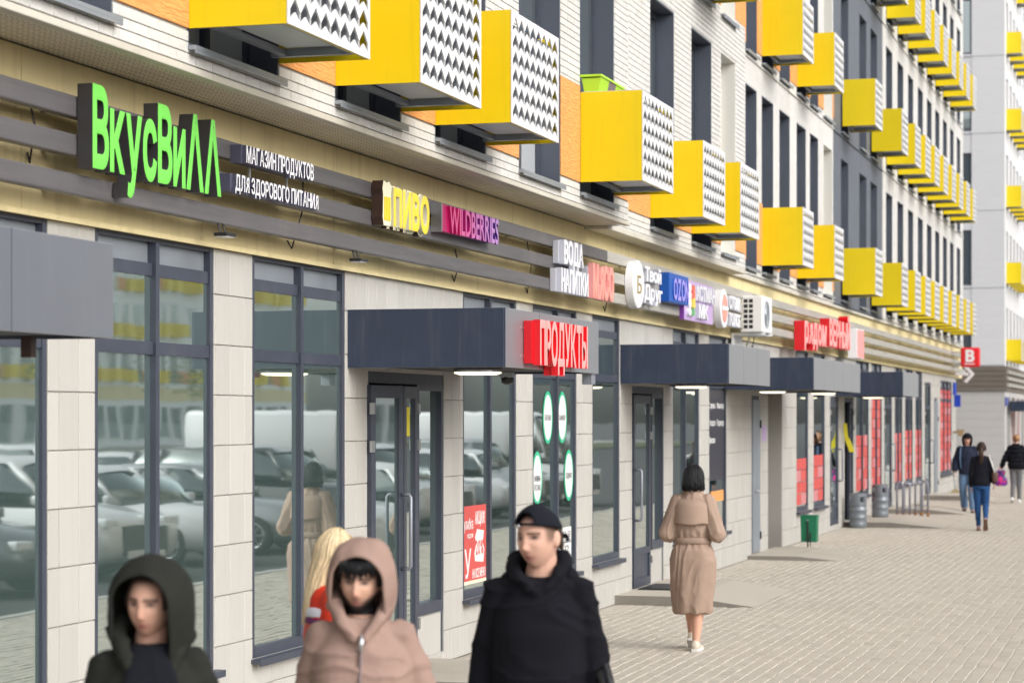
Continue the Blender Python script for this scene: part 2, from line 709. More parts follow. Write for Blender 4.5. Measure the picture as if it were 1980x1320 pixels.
Z_BAND0, Z_BAND1 = 3.26, 4.18
Y0, YG1, YU1 = 4.0, 67.4, 69.1

# openings on the shop floor: (y0, y1, z0, z1, kind, mullions)
SHOP = [
    (5.2, 6.9, .47, 3.26, 'win', [6.05]), (7.6, 9.2, .47, 3.26, 'win', [8.4]),
    (9.80, 11.62, .47, 3.26, 'win', [10.7]), (12.21, 13.94, .47, 3.26, 'win', [13.06]), (14.60, 16.43, .47, 3.26, 'win', [15.52]),
    (16.95, 18.89, .10, 2.50, 'door1', []), (19.45, 21.17, .50, 3.26, 'win', [20.30]), (21.76, 23.49, .50, 3.26, 'win', [22.71]),
    (24.17, 25.45, .52, 3.26, 'win', []), (26.07, 27.79, .10, 2.50, 'door2', []), (28.34, 30.02, .52, 3.26, 'win', [29.11]),
    (30.69, 31.96, .52, 3.26, 'win', []), (33.95, 34.57, .06, 2.45, 'service', []), (35.40, 36.73, 0.0, 2.50, 'passage', []),
    (38.20, 39.50, .52, 3.26, 'win', []), (40.10, 41.46, .52, 3.26, 'win', []), (42.11, 43.26, .10, 2.50, 'door', []),
    (44.04, 45.30, .10, 2.50, 'open', []), (45.68, 47.69, .52, 3.26, 'win', [46.7]), (48.11, 49.88, .52, 3.26, 'win', [49.0]),
    (50.34, 51.78, .10, 3.0, 'door', []), (52.27, 53.82, .52, 3.26, 'win', [53.05]), (54.35, 56.02, .52, 3.26, 'win', [55.2]),
    (56.60, 58.15, .52, 3.26, 'win', [57.4]), (58.78, 60.32, .10, 3.0, 'door', []), (61.12, 61.95, .10, 2.6, 'service', []),
    (62.79, 66.10, .52, 3.10, 'win', [63.9, 65.0])]

gr = merge_rects(rect_minus(Y0, YG1, 0, Z_BAND0, [s[:4] for s in SHOP]))
gw = BB()
for (a, b, p, q) in gr:
    gw.box(-.30, -.012, a, b, p, q)
gwall = gw.build('shop_wall', 'grout')
# tile wall children are placed in world coordinates: undo the parent's offset
gt = sub('tile_cladding', (0, -5, 0))
pieces(gr, -.012, .245, .335, .006, .014, .003, 'tile', 'tile', gt, 300, 9.8, zoff=-.06)

# building mass behind: unseen block added to stop light; then its far end
BB().box(-14, -1.6, Y0, YU1 - .3, 0, 17.4).build('core', 'dark_grey_wall')
BB().box(-1.6, -.3, YG1 - .3, YG1, 0, 4.18).box(-1.6, -.3, Y0, Y0 + .3, 0, 4.18).build('end_wall', 'tile')
BB().box(-14, .45, Y0 - .4, YU1 + .1, 17.4, 17.9).build('parapet', 'white_paint')

# yellow plaster band: panels with fine joints
bandj = sub('plaster_band', (0, -5, 0))
y = Y0
k = 0
while y < YU1 - .05:
    y2 = min(y + 2.42, YU1)
    MB().box(-.30, .03, y + .003, y2 - .003, Z_BAND0, Z_BAND1).build('plaster_panel', 'plaster_yellow', bandj)
    y = y2
MB().box(-.30, .024, Y0, YU1, Z_BAND0 + .01, Z_BAND1 - .01).build('plaster_backing', 'soffit_dark', bandj)
BB().box(.03, .05, Y0, YG1, Z_BAND0 - .005, Z_BAND0 + .025).build('drip_edge', 'plaster_yellow')


# --- shop windows
def shop_window(y0, y1, z0, z1, mull):
    wroot = sub('shop_window', (0, y0 - 5, z0))
    W_, H_ = y1 - y0, z1 - z0
    fx0, fx1 = -.20, -.005
    zt = 2.57 - z0                       # transom height
    f = MB()
    f.box(fx0, fx1, 0, .05, 0, H_).box(fx0, fx1, W_ - .05, W_, 0, H_)
    f.box(fx0, fx1, .055, W_ - .055, 0, .075).box(fx0, fx1, .055, W_ - .055, H_ - .03, H_)
    ms = [0] + [m - y0 for m in mull] + [W_]
    for m in ms[1:-1]:
        f.box(fx0 + .01, fx1 + .012, m - .027, m + .027, .075, H_ - .03)
    f.build('frame', 'frame_grey', wroot)
    f = MB()
    for a, b in zip(ms, ms[1:]):
        f.box(fx0 + .02, fx1 - .006, a + .028, b - .028, zt - .04, zt + .04)
    f.build('transom', 'frame_grey', wroot)
    for a, b in zip(ms, ms[1:]):
        a2, b2 = a + .028, b - .028
        tilt = random.uniform(-.004, .004)
        for (p, q) in ((.076, zt - .041), (zt + .041, H_ - .24)):
            vs = [(-.030 + tilt, a2, p), (-.030 - tilt, b2, p), (-.030 - tilt, b2, q), (-.030 + tilt, a2, q)]
            pane = MB().add(vs, [(0, 1, 2, 3)]).build('pane', 'shop_glass', wroot)
        MB().box(-.10, -.018, a2, b2, H_ - .24, H_ - .16).build('head_bar', 'frame_grey', wroot)
        MB().box(-.12, -.05, a2, b2, H_ - .16, H_ - .031).build('vent_panel', 'galv', wroot)
    MB().box(-.09, .075, -.03, W_ + .03, -.032, -.004).box(.068, .075, -.03, W_ + .03, -.05, -.033).build('sill', 'frame_grey', wroot)
    return wroot


for s in SHOP:
    if s[4] == 'win':
        shop_window(*s[:4], s[5])


def glazed_leaf(name, par, w_, h_, loc, rz, kick=.35, handle=True, mirror=False):
    """a glazed door leaf in its own plane: hinge edge at the origin, leaf runs along +y, outer face towards +x"""
    def put(m, nm, mt, smooth=False):
        if mirror:
            m.v = [(-a, b, c) for a, b, c in m.v]
            m.f = [q[::-1] for q in m.f]
        o = m.build(nm, mt, par, smooth)
        o.location = loc
        o.rotation_euler = (0, 0, rz)
    f = MB()
    t = .03
    f.box(-t, t, 0, .08, 0, h_).box(-t, t, w_ - .08, w_, 0, h_).box(-t, t, .08, w_ - .08, 0, .10).box(-t, t, .08, w_ - .08, h_ - .10, h_)
    if kick:
        f.box(-t, t, .08, w_ - .08, kick - .04, kick + .04)
    put(f, name, 'frame_grey')
    if kick:
        put(MB().box(-.012, .012, .08, w_ - .08, .10, kick - .04), 'kick_panel', 'frame_grey')
    put(MB().box(-.008, .008, .08, w_ - .08, (kick + .04 if kick else .10), h_ - .10), 'door_pane', 'shop_glass')
    if handle:
        hm = MB()
        yy = w_ - .04
        hm.tube([(.03, yy, .80), (.10, yy, .80), (.115, yy, .82), (.115, yy, 1.38), (.10, yy, 1.40), (.03, yy, 1.40)], .015, 8)
        put(hm, 'handle', 'rack_grey', True)
    for z in (.25, 1.75, 2.05):
        if z < h_:
            put(MB().box(.026, .05, -.02, .03, z, z + .09), 'hinge', 'steel')


def door_frame(par, w_, h_, x0=-.16, x1=-.01):
    f = MB()
    f.box(x0, x1, 0, .05, 0, h_).box(x0, x1, w_ - .05, w_, 0, h_).box(x0, x1, .05, w_ - .05, h_ - .09, h_)
    return f.build('frame', 'frame_grey', par)


def sidelight(par, a, b, z0, z1):
    f = MB()
    f.box(-.12, .012, a, a + .06, z0, z1).box(-.12, .012, b - .05, b, z0, z1).box(-.12, .012, a + .06, b - .05, z0, z0 + .10).box(-.12, .012, a + .06, b - .05, z1 - .05, z1)
    f.build('sidelight_frame', 'frame_grey', par)
    MB().add([(-.04, a + .06, z0 + .10), (-.04, b - .05, z0 + .10), (-.04, b - .05, z1 - .05), (-.04, a + .06, z1 - .05)], [(0, 1, 2, 3)]).build('pane', 'shop_glass', par)


# entrance under the red lettering: left leaf swung wide open, right leaf ajar, sidelight
d1 = sub('entrance', (0, 16.95 - 5, .10))
door_frame(d1, 1.94, 2.40)
sidelight(d1, 1.18, 1.89, .36, 2.31)
MB().box(-.12, -.012, 1.18, 1.89, 0, .36).build('tile_panel', 'tile', d1)
MB().box(-1.55, -1.5, -.3, 1.6, 0, 2.4).build('lobby_wall', 'black_plastic', d1)  # black colour stands in for the darkness inside the doorway
MB().box(-1.5, -.17, 1.19, 1.25, 0, 2.4).box(-1.5, -.17, -.06, 0, 0, 2.4).box(-1.5, -.17, 0, 1.19, 2.40, 2.45).build('lobby_side', 'frame_grey', d1)
glazed_leaf('door_leaf', d1, .58, 2.28, (.01, -.03, .01), R(-7), 0)
glazed_leaf('door_leaf', d1, .44, 2.28, (-.01, 1.17, .01), R(180 + 4), 0, handle=False, mirror=True)
# second entrance: closed leaf and sidelight
d2 = sub('entrance', (0, 26.07 - 5, .10))
door_frame(d2, 1.72, 2.40)
glazed_leaf('door_leaf', d2, .90, 2.28, (-.02, .96, .012), R(180), .42, mirror=True)
sidelight(d2, 1.0, 1.67, .42, 2.31)
MB().box(-.12, -.012, 1.0, 1.67, 0, .42).build('tile_panel', 'tile', d2)
for s in SHOP:
    y0, y1, z0, z1, kd, _ = s
    if kd == 'door':
        d = sub('entrance', (0, y0 - 5, z0))
        door_frame(d, y1 - y0, z1 - z0)
        glazed_leaf('door_leaf', d, y1 - y0 - .12, min(2.3, z1 - z0 - .1), (-.03, .06, .01), 0, .35)
        if z1 > 2.8:
            MB().box(-.06, -.05, .05, y1 - y0 - .05, 2.32, z1 - z0 - .09).build('pane', 'shop_glass', d)
    elif kd == 'service':
        d = sub('service_door', (0, y0 - 5, z0))
        h_, w_ = z1 - z0, y1 - y0
        door_frame(d, w_, h_)
        MB().bbox(-.08, .03, .03, w_ - .03, .01, h_ - .06, .006).build('leaf', 'galv', d)
        MB().tube([(.03, .12, .95), (.08, .12, .95), (.08, .22, .95)], .012, 8).build('handle', 'steel', d, True)
        MB().box(.03, .05, w_ - .06, w_ - .02, .2, .32).box(.03, .05, w_ - .06, w_ - .02, 1.9, 2.02).build('hinge', 'black_plastic', d)
    elif kd == 'open':
        d = sub('entrance', (0, y0 - 5, z0))
        door_frame(d, y1 - y0, z1 - z0)
        MB().box(-1.5, -1.45, 0, y1 - y0, 0, 2.4).build('lobby_wall', 'black_plastic', d)  # lobby walls coloured black to give the doorway its inner darkness
        MB().box(-1.45, -.17, y1 - y0 - .05, y1 - y0, 0, 2.4).box(-1.45, -.17, 0, .05, 0, 2.4).build('lobby_side', 'black_plastic', d)
        glazed_leaf('door_leaf', d, .5, 2.28, (-.02, y1 - y0 - .06, .01), R(180), 0, handle=False, mirror=True)
    elif kd == 'passage':
        d = sub('passage', (0, y0 - 5, 0))
        w_ = y1 - y0
        MB().box(-1.6, -.3, -.25, 0, 0, 2.5).box(-1.6, -.3, w_, w_ + .25, 0, 2.5).box(-1.6, -.3, 0, w_, 2.5, 2.6).build('side_wall', 'concrete', d)
        m = MB()
        for k in range(6):
            for q in range(4):
                m.box(-1.2 + q * .235, -1.2 + q * .235 + .229, w_ - .012, w_ - .001, k * .335 + .275, k * .335 + .60)
        m.build('side_tile', 'far_tile', d)

# --- three sign rails on brackets
for (za, zb_, o0) in ((3.81, 3.93, .17), (3.595, 3.715, .17), (3.38, 3.495, .17)):
    segs = [(Y0, 23.9, 'rail_metal'), (23.9, 36.5, 'rail_pale'), (36.5, YG1 + .5, 'rail_pale')]
    for a, b, mm in segs:
        BB().bbox(o0, o0 + .07, a + .004, b - .004, za, zb_, .008).build('sign_rail', mm)
br = BB()
y = Y0 + .6
brm = MB().box(.03, .172, -.02, .02, 0, .05).mesh('rail_bracket')
while y < YG1:
    for z in (3.845, 3.63, 3.415):
        o = obj('rail_bracket', brm, 'rail_metal', BLD)
        o.location = (0, y - 5, z)
    y += 2.3

mat('trim_cream', (0.56, 0.53, 0.46), .6, var=.06, dirt=((0.34, 0.30, 0.23), .5))
# --- soffit of the projecting block (perforated strips) and its bottom trim
A_O, B_O, C_O = .515, .28, .07
YA, YB, YC, YD = 23.71, 31.9, 42.1, 49.6
sof = sub('soffit', (0, -5, 0))
for k in range(7):
    x0 = .035 + k * .066
    MB().box(x0, x0 + .062, Y0, YA - .02, 4.188, 4.21).build('soffit_strip', 'soffit', sof)
MB().box(.03, .50, Y0, YA - .03, 4.212, 4.25).build('soffit_backing', 'soffit_dark', sof)
perf = MB()
y = 9.0
while y < YA - .1:
    for k in range(7):
        x0 = .035 + k * .066
        for q in (.018, .044):
            perf.add([(x0 + q - .004, y, 4.1865), (x0 + q + .004, y, 4.1865), (x0 + q + .004, y + .03, 4.1865), (x0 + q - .004, y + .03, 4.1865)], [(0, 3, 2, 1)])
    y += .06
tag(perf.build('perforation', 'soffit_dark', sof), kind='stuff')
tr = sub('trim', (0, -5, 0))
y = Y0
while y < YA - .01:
    y2 = min(y + 2.9, YA)
    MB().bbox(A_O - .05, A_O + .022, y + .002, y2 - .002, 4.172, 4.215, .006).build('trim_strip', 'trim_cream', tr)
    y = y2
MB().bbox(.0, B_O + .012, YA, YB, 4.15, 4.20, .006).build('trim_strip', 'trim_cream', tr)
MB().bbox(.0, C_O + .02, YB, YU1, 4.15, 4.20, .006).build('trim_strip', 'trim_cream', tr)

# --- upper facade
FL = 3.2
ZF = 4.44
sections = [
    ('A', A_O, Y0, YA, [(5.2, 6.6), (7.6, 9.0), (10.0, 11.4), (12.40, 13.82), (14.85, 16.26), (17.08, 18.46), (19.47, 20.90), (21.64, 23.06)], 3),
    ('B', B_O, YA, YB, [(25.80, 27.12), (28.15, 29.45), (30.10, 31.15)], 3),
    ('C', C_O, YB, YC, [(33.10, 34.02), (34.50, 35.5), (36.12, 37.1), (37.85, 38.8), (39.3, 40.2), (40.85, 41.95)], 4),
    ('D', C_O - .02, YC, YD, [(43.25, 44.25), (45.9, 46.95), (47.65, 48.7)], 4),
    ('E', C_O, YD, YU1, [(50.15, 51.25), (52.3, 53.4), (54.45, 55.5), (56.6, 57.7), (58.75, 59.85), (60.85, 61.9), (62.95, 64.0), (65.0, 66.0), (67.1, 68.1)], 4)]
BRIGHT = {30.10, 40.85}
_wm = {}


def win_meshes(w_, h_, kind):
    k = (round(w_, 2), round(h_, 2), kind)
    if k not in _wm:
        dp = .26
        rv = MB()
        rv.box(-dp, -.004, 0, .018, .018, h_ - .018).box(-dp, -.004, w_ - .018, w_, .018, h_ - .018).box(-dp, -.004, 0, w_, h_ - .018, h_).box(-dp, -.004, 0, w_, 0, .018)
        fr = MB()
        x0, x1 = -dp, -dp + .06
        fr.box(x0, x1, .018, .075, .018, h_ - .018).box(x0, x1, w_ - .075, w_ - .018, .018, h_ - .018)
        fr.box(x0, x1, .075, w_ - .075, .018, .09).box(x0, x1, .075, w_ - .075, h_ - .09, h_ - .018)
        fr.box(x0, x1 + .008, w_ * .5 - .04, w_ * .5 + .04, .09, h_ - .09)
        fr.box(x0, x1 - .004, .075, w_ * .5 - .04, .95, 1.02).box(x0, x1 - .004, w_ * .5 + .04, w_ - .075, .95, 1.02)
        pans = []
        for a, b in ((.075, w_ * .5 - .04), (w_ * .5 + .04, w_ - .075)):
            for p, q in ((.09, .95), (1.02, h_ - .09)):
                pans.append(MB().add([(-dp + .03, a, p), (-dp + .03, b, p), (-dp + .03, b, q), (-dp + .03, a, q)], [(0, 1, 2, 3)]).mesh('pane'))
        si = MB().box(-.10, .055, -.015, w_ + .015, -.028, -.003).box(.047, .055, -.015, w_ + .015, -.05, -.029)
        rme, fme, sme = rv.mesh('reveal'), fr.mesh('frame'), si.mesh('sill')
        rme.materials.append(M['reveal_white' if kind == 'bright' else 'reveal_grey'])
        fme.materials.append(M['reveal_white' if kind == 'bright' else 'frame_grey'])
        sme.materials.append(M['galv'])
        for i, q in enumerate(pans):
            q.materials.append(M['frost_glass' if (i % 2 == 0 and kind != 'dark') else 'upper_glass'])
        _wm[k] = (rme, fme, sme, pans)
    return _wm[k]


def upper_window(o_, y0, y1, z0, z1, kind):
    rme, fme, sme, pans = win_meshes(y1 - y0, z1 - z0, kind)
    r = obj('window', rme, None, BLD)
    r.location = (o_, y0 - 5, z0)
    obj('frame', fme, None, r)
    obj('sill', sme, None, r)
    for q in pans:
        obj('pane', q, None, r)


for (nm, o_, ya, yb, ops, nf) in sections:
    z_lo, z_hi = (4.215 if nm == 'A' else 4.20), ZF + FL * nf
    holes, orange = [], []
    for k in range(nf):
        zf = ZF + FL * k
        for i, (a, b) in enumerate(ops):
            holes.append((a, b, zf - .10, zf + 2.60))
            upper_window(o_, a, b, zf - .10, zf + 2.60, 'bright' if a in BRIGHT else ('dark' if nm in 'DE' else 'std'))
        if nm in 'ABC':
            ed = [ya] + [q for ab in ops for q in ab] + [yb]
            for a, b in list(zip(ed[0::2], ed[1::2])):
                if b - a > .12 and a > 6.5:
                    orange.append((a + .004, b - .004, zf, zf + .94))
    rects = merge_rects(rect_minus(ya, yb, z_lo, z_hi, holes))
    uw = BB()
    for (a, b, p, q) in rects:
        uw.box(-1.6 if nm not in 'AB' else -.3, o_ - .012, a, b, p, q)
    wall_m = 'dark_grey_wall' if nm == 'D' else ('brick_joint' if nm in 'AB' else 'white_brick')
    uwall = uw.build('upper_wall', wall_m)
    for (a, b, p, q) in orange:
        BB().box(o_ - .0119, o_ + .004, a, b, p, q).build('orange_panel', 'orange_panel')
    if nm in 'AB':
        cl = sub('brick_cladding', (0, -5, 0))
        br_r = merge_rects(rect_minus(ya, yb, z_lo, z_hi, holes + [(a - .004, b + .004, p, q) for a, b, p, q in orange]))
        pieces([r for r in br_r], o_ - .0118, .255, .066, .006, .013, .003, 'brick', 'white_brick', cl, 150, 10.8 if nm == 'A' else 23.8,
               zlim=6.6 if nm == 'A' else 7.9, stagger=.5, zoff=.002)
    else:
        # slab-edge bands and piers read as joints here
        pj = sub('pier_joint', (0, -5, 0))
        for k in range(nf + 1):
            MB().box(o_ - .011, o_ + .012, ya, yb, ZF + FL * k - .20, ZF + FL * k - .175).build('slab_joint', wall_m, pj)
BB().box(-1.6, C_O - .02, YU1 - .3, YU1, 4.2, 17.3).build('end_wall', 'white_paint')
# drain pipes at the steps of the facade
BB().tube([(A_O - .10, YA + .09, 4.3), (A_O - .10, YA + .09, 14.0)], .055, 12).build('drain_pipe', 'frame_grey', smooth=True)
BB().tube([(B_O - .08, YB + .08, 4.3), (B_O - .08, YB + .08, 17.0)], .055, 12).build('drain_pipe', 'frame_grey', smooth=True)
BB().box(.03, A_O - .14, YA - .012, YA + .16, 4.19, 4.28).build('corner_flashing', 'galv')

mat('inner_grey', (0.20, 0.215, 0.24), .6, var=.3, vscale=6)

# ================================================================== yellow boxes for air conditioners
_bm = {}


def box_meshes(W_, Dp=.62, H_=.88):
    if W_ in _bm:
        return _bm[W_]
    t = .012
    sp = MB().box(0, Dp, 0, t, 0, H_).mesh('side_panel')
    sp.materials.append(M['box_yellow'])
    # zigzag screen: white sheet with arrow-head openings
    nc, nr = (8 if W_ > 1.2 else 6), 6
    mg = .035
    cw, ch = (W_ - 2 * mg) / nc, (H_ - 2 * mg) / nr
    bm = bmesh.new()
    cachev = {}

    def V(y_, z_):
        k = (round(y_, 5), round(z_, 5))
        if k not in cachev:
            cachev[k] = bm.verts.new((0, y_, z_))
        return cachev[k]

    def face(*ps):
        bm.faces.new([V(*p) for p in ps])
    for r in range(nr):
        for c in range(nc):
            y_, z_ = mg + c * cw, mg + r * ch
            e = cw * .015
            hi, nt2 = ch * .40, ch * .36
            A0, A1 = (y_ + e, z_ + ch * .02), (y_ + e, z_ + hi)
            C0, C1 = (y_ + cw - e, z_ + ch * .02), (y_ + cw - e, z_ + hi)
            B = (y_ + cw / 2, z_ + ch * .985)
            Nn = (y_ + cw / 2, z_ + nt2)
            BL, BR, TL, TR = (y_, z_), (y_ + cw, z_), (y_, z_ + ch), (y_ + cw, z_ + ch)
            BM, TM = (y_ + cw / 2, z_), (y_ + cw / 2, z_ + ch)
            face(BL, BM, Nn, A0)
            face(BM, BR, C0, Nn)
            face(BL, A0, A1, TL)
            face(BR, TR, C1, C0)
            face(TL, A1, B)
            face(TR, B, C1)
            face(TL, B, TM)
            face(TM, B, TR)
    for (a, b, p, q) in ((0, W_, 0, mg), (0, W_, H_ - mg, H_), (0, mg, mg, H_ - mg), (W_ - mg, W_, mg, H_ - mg)):
        vs = [bm.verts.new((0, a, p)), bm.verts.new((0, b, p)), bm.verts.new((0, b, q)), bm.verts.new((0, a, q))]
        bm.faces.new(vs)
    bmesh.ops.recalc_face_normals(bm, faces=bm.faces[:])
    for f_ in bm.faces:
        if f_.normal.x < 0:
            f_.normal_flip()
    bmesh.ops.solidify(bm, geom=bm.faces[:], thickness=.010)
    sc_ = bpy.data.meshes.new('screen')
    bm.to_mesh(sc_)
    bm.free()
    sc_.materials.append(M['screen_white'])
    br = MB()
    br.box(0, Dp - .02, .10, .15, .02, .07).box(0, Dp - .02, W_ - .15, W_ - .10, .02, .07)
    br.box(Dp - .09, Dp - .03, .155, W_ - .155, .025, .06).box(.06, .11, .155, W_ - .155, .025, .06)
    brm_ = br.mesh('bracket')
    brm_.materials.append(M['galv'])
    fl = MB().box(.13, Dp - .10, .20, W_ - .20, .066, .074).mesh('tray')
    fl.materials.append(M['tray_grey'])
    inn = MB().bbox(.16, Dp - .05, .03, W_ - .03, .085, H_ - .07, .02).mesh('inner_unit')
    inn.materials.append(M['inner_grey'])
    ed = MB().box(Dp - .02, Dp - .001, t, W_ - t, .0, .012).mesh('lower_edge')
    ed.materials.append(M['box_yellow'])
    _bm[W_] = (sp, sc_, brm_, fl, ed, inn)
    return _bm[W_]


def ac_box(o_, y0, z0, W_, label, group=None, Dp=.62):
    sp, sc_, brm_, fl, ed, inn = box_meshes(W_)
    r = empty('air_conditioner_box', (o_ + .003, y0, z0))
    tag(r, label, 'balcony box', group)
    a = obj('side_panel', sp, None, r)
    b = obj('side_panel', sp, None, r)
    b.location.y = W_ - .012
    s_ = obj('screen', sc_, None, r)
    s_.location = (Dp + .006, 0, 0)
    obj('bracket', brm_, None, r)
    obj('tray', fl, None, r)
    obj('lower_edge', ed, None, r)
    obj('inner_unit', inn, None, r)
    return r


bx1 = ['yellow box with zigzag screen hanging above the small white two-line lettering',
       'yellow box with zigzag screen hanging above the yellow beer sign',
       'yellow box with zigzag screen hanging above the purple sign, beside the bare window',
       'yellow box with zigzag screen carrying the lime green planter']
for (y_, lb) in zip((12.40, 14.85, 17.08, 21.65), bx1):
    ac_box(A_O, y_, ZF, 1.42, lb)
ac_box(A_O, 10.0, ZF + FL, 1.4, 'yellow box on the upper storey of the projecting block', 'upper boxes of the projecting block')
ac_box(A_O, 14.85, ZF + FL, 1.4, 'yellow box on the upper storey of the projecting block', 'upper boxes of the projecting block')
ac_box(B_O, 25.80, ZF, 1.32, 'yellow box with zigzag screen just past the drain pipe, above the round white sign')
ac_box(B_O, 28.15, ZF, 1.32, 'yellow box with zigzag screen below the bright white window')
ac_box(B_O, 28.15, ZF + FL - .08, 1.32, 'underside of a yellow box high above the bright white window')
ac_box(C_O, 34.48, ZF, 1.05, 'yellow box above the outdoor unit, right of the orange panel, lower row')
ac_box(C_O, 34.48, ZF + FL, 1.05, 'yellow box beside the wide orange panel, second storey of boxes')
ac_box(C_O, 37.85, ZF, 1.05, 'yellow box above the red lettering, lower row, before the grey facade')
ac_box(C_O, 37.85, ZF + FL, 1.05, 'yellow box of the second row just before the grey facade')
ac_box(C_O, 43.25, ZF, 1.05, 'yellow box hanging alone on the dark grey facade, lower row')
ac_box(C_O, 43.25, ZF + FL, 1.05, 'yellow box hanging alone on the dark grey facade, second row')
rows = ['lower', 'second', 'third', 'top']
for k in range(4):
    for y_ in (47.6, 50.15, 52.3, 54.4, 56.55, 58.7, 60.8, 62.9, 65.0):
        ac_box(C_O, y_, ZF + FL * k, 1.1, 'yellow box in the %s row of boxes along the far white facade' % rows[k], '%s row of boxes on the far facade' % rows[k])

# lime planter standing on the fourth box
pl = empty('planter_box', (A_O + .02, 21.66, ZF + .88))
tag(pl, 'lime green and brown plastic flower box on top of a yellow box', 'planter')
m = MB()
for (a, b, i) in ((0, .34, 0), (.34, .62, 1), (.62, .95, 0)):
    m.ring_loft([[(.02, a, 0), (.16, a, 0), (.16, b, 0), (.02, b, 0)], [(-.01, a, .15), (.19, a, .15), (.19, b, .15), (-.01, b, .15)]], True, i)
m.build('trough', ['lime', 'mauve'], pl)
MB().box(-.02, .20, -.02, .97, .15, .172).build('rim', 'lime', pl)
MB().box(.0, .18, .0, .95, .14, .174).build('soil', 'soil', pl)
MB().box(0, .22, .10, .16, -.002, .02).box(0, .22, .75, .81, -.002, .02).box(.0, .60, -.01, .02, -.0005, .004).build('holder', 'screen_white', pl)

# ================================================================== canopies


def canopy(y0, y1, label, lamps, z0=2.515, z1=2.965, out=1.27):
    r = empty('entrance_canopy', (0, y0, z0))
    tag(r, label, 'canopy')
    L_, h_ = y1 - y0, z1 - z0
    MB().box(.004, out - .006, .006, L_ - .006, .02, h_ - .03).build('core', 'canopy_under', r)
    for a in (0, L_ - .012):
        MB().bbox(.0, out - .013, a, a + .012, 0, h_, .003).build('side_panel', 'canopy_navy', r)
    n = max(2, int(round(L_ / .95)))
    for k in range(n):
        a, b = L_ * k / n, L_ * (k + 1) / n
        MB().bbox(out - .012, out, a + .002, b - .002, 0, h_, .003).build('front_panel', 'canopy_navy', r)
    MB().box(-.0, out - .013, .013, L_ - .013, h_ - .03, h_ - .012).build('roof_sheet', 'galv', r)
    for (px, py) in lamps:
        q = MB().lathe([(.19, .018), (.20, -.005), (.20, -.02)], 28, px, py - y0)
        e = q.build('lamp', 'steel', r)
        MB().lathe([(.185, -.021), (.19, -.03), (.15, -.042)], 28, px, py - y0).build('lamp_glass', 'lamp_glow', e, True)
    return r


canopy(6.9, 9.87, 'grey canopy with plain front before the green lettered sign', [(.6, 8.2)])
cn1 = canopy(16.48, 19.38, 'dark navy canopy carrying the red raised lettering', [(.80, 17.3)])
canopy(25.47, 28.2, 'dark navy canopy over the glass door the trench coat woman walks past', [(.60, 26.6)])
canopy(31.8, 36.72, 'long dark navy canopy over the steel door and the passage', [(.55, 32.6), (.9, 35.2)])
canopy(42.75, 45.4, 'dark navy canopy over the dark open doorway by the steel barrels', [(.6, 43.6)])
mat('step_side', (0.22, 0.20, 0.175), .9, var=.15)
# ================================================================== steps
def slab(name, label, y0, y1, x1, h_, run):
    """low entrance platform with a ramped outer end"""
    e = MB()
    e.add([(0, y0, 0), (x1, y0, 0), (x1, y1, 0), (0, y1, 0), (0, y0, h_), (x1, y0, h_), (x1, y1, h_), (0, y1, h_),
           (x1 + run, y0 + .05, 0.002), (x1 + run, y1 - .05, 0.002)],
          [(4, 5, 6, 7), (0, 1, 5, 4), (2, 3, 7, 6), (3, 0, 4, 7), (5, 8, 9, 6), (1, 8, 5), (2, 6, 9)])
    e.mi = [0, 1, 1, 1, 0, 1, 1]
    return tag(e.build(name, ['paver', 'step_side']), label, 'step')


slab('entrance_step', 'low concrete step in front of the open shop entrance', 16.7, 18.3, .9, .10, .3)
slab('entrance_step', 'low concrete step with doormat beside the trench coat woman', 25.2, 27.95, .85, .105, .75)
slab('entrance_step', 'thin concrete step before the grey steel door', 33.6, 36.0, .75, .06, .6)
slab('entrance_step', 'concrete step behind the grey barrels', 43.9, 47.5, .9, .10, 1.0)
slab('entrance_step', 'concrete step past the folded bicycle rack', 50.2, 52.4, 1.0, .10, .8)
slab('entrance_step', 'concrete step beside the long-handled broom', 58.5, 60.6, 1.1, .12, .6)
dm = MB()
for k in range(14):
    dm.box(.08 + k * .045, .08 + k * .045 + .033, 26.1, 26.95, .106, .122)
tag(dm.box(.06, .72, 26.08, 26.97, .1052, .112).build('doormat', 'black_plastic'), 'black ribbed doormat on the step before the glass door', 'doormat')

for (y_, z0_, z1_, sw) in ((11.2, 3.60, 3.93, .1), (15.3, 3.40, 3.90, -.12), (18.9, 3.38, 3.60, .1), (21.2, 3.40, 3.84, .15), (24.3, 3.36, 3.62, .2), (33.4, 3.2, 3.6, .3), (37.4, 3.1, 3.5, .25)):
    BB().tube([(.10, y_, z1_), (.12, y_ + sw * .5, (z0_ + z1_) / 2 - .03), (.06, y_ + sw, z0_ - .06), (.036, y_ + sw * 1.2, z0_)], .006, 5).build('cable', 'black_plastic')
# ================================================================== signs on the rails
def wall_sign(name, label, y, z, o_=.24):
    return tag(empty(name, (o_, y, z)), label, 'sign')


def letters(root, s, y0, y1, zb, cap, o0, o1, mats, each=True, name='letter', **kw):
    """lettering in world coordinates, parented to root"""
    L_ = root.location
    ms = lettering(s, y0, y1, zb, cap, o0, o1, **kw)
    out = []
    for m in ([q for _, q in ms] if each else [joined(ms)]):
        m.v = [(a - L_.x, b - L_.y, c - L_.z) for a, b, c in m.v]
        out.append(m.build(name if each else 'lettering', mats, root))
    return out


def rel(root, m):
    L_ = root.location
    m.v = [(a - L_.x, b - L_.y, c - L_.z) for a, b, c in m.v]
    return m


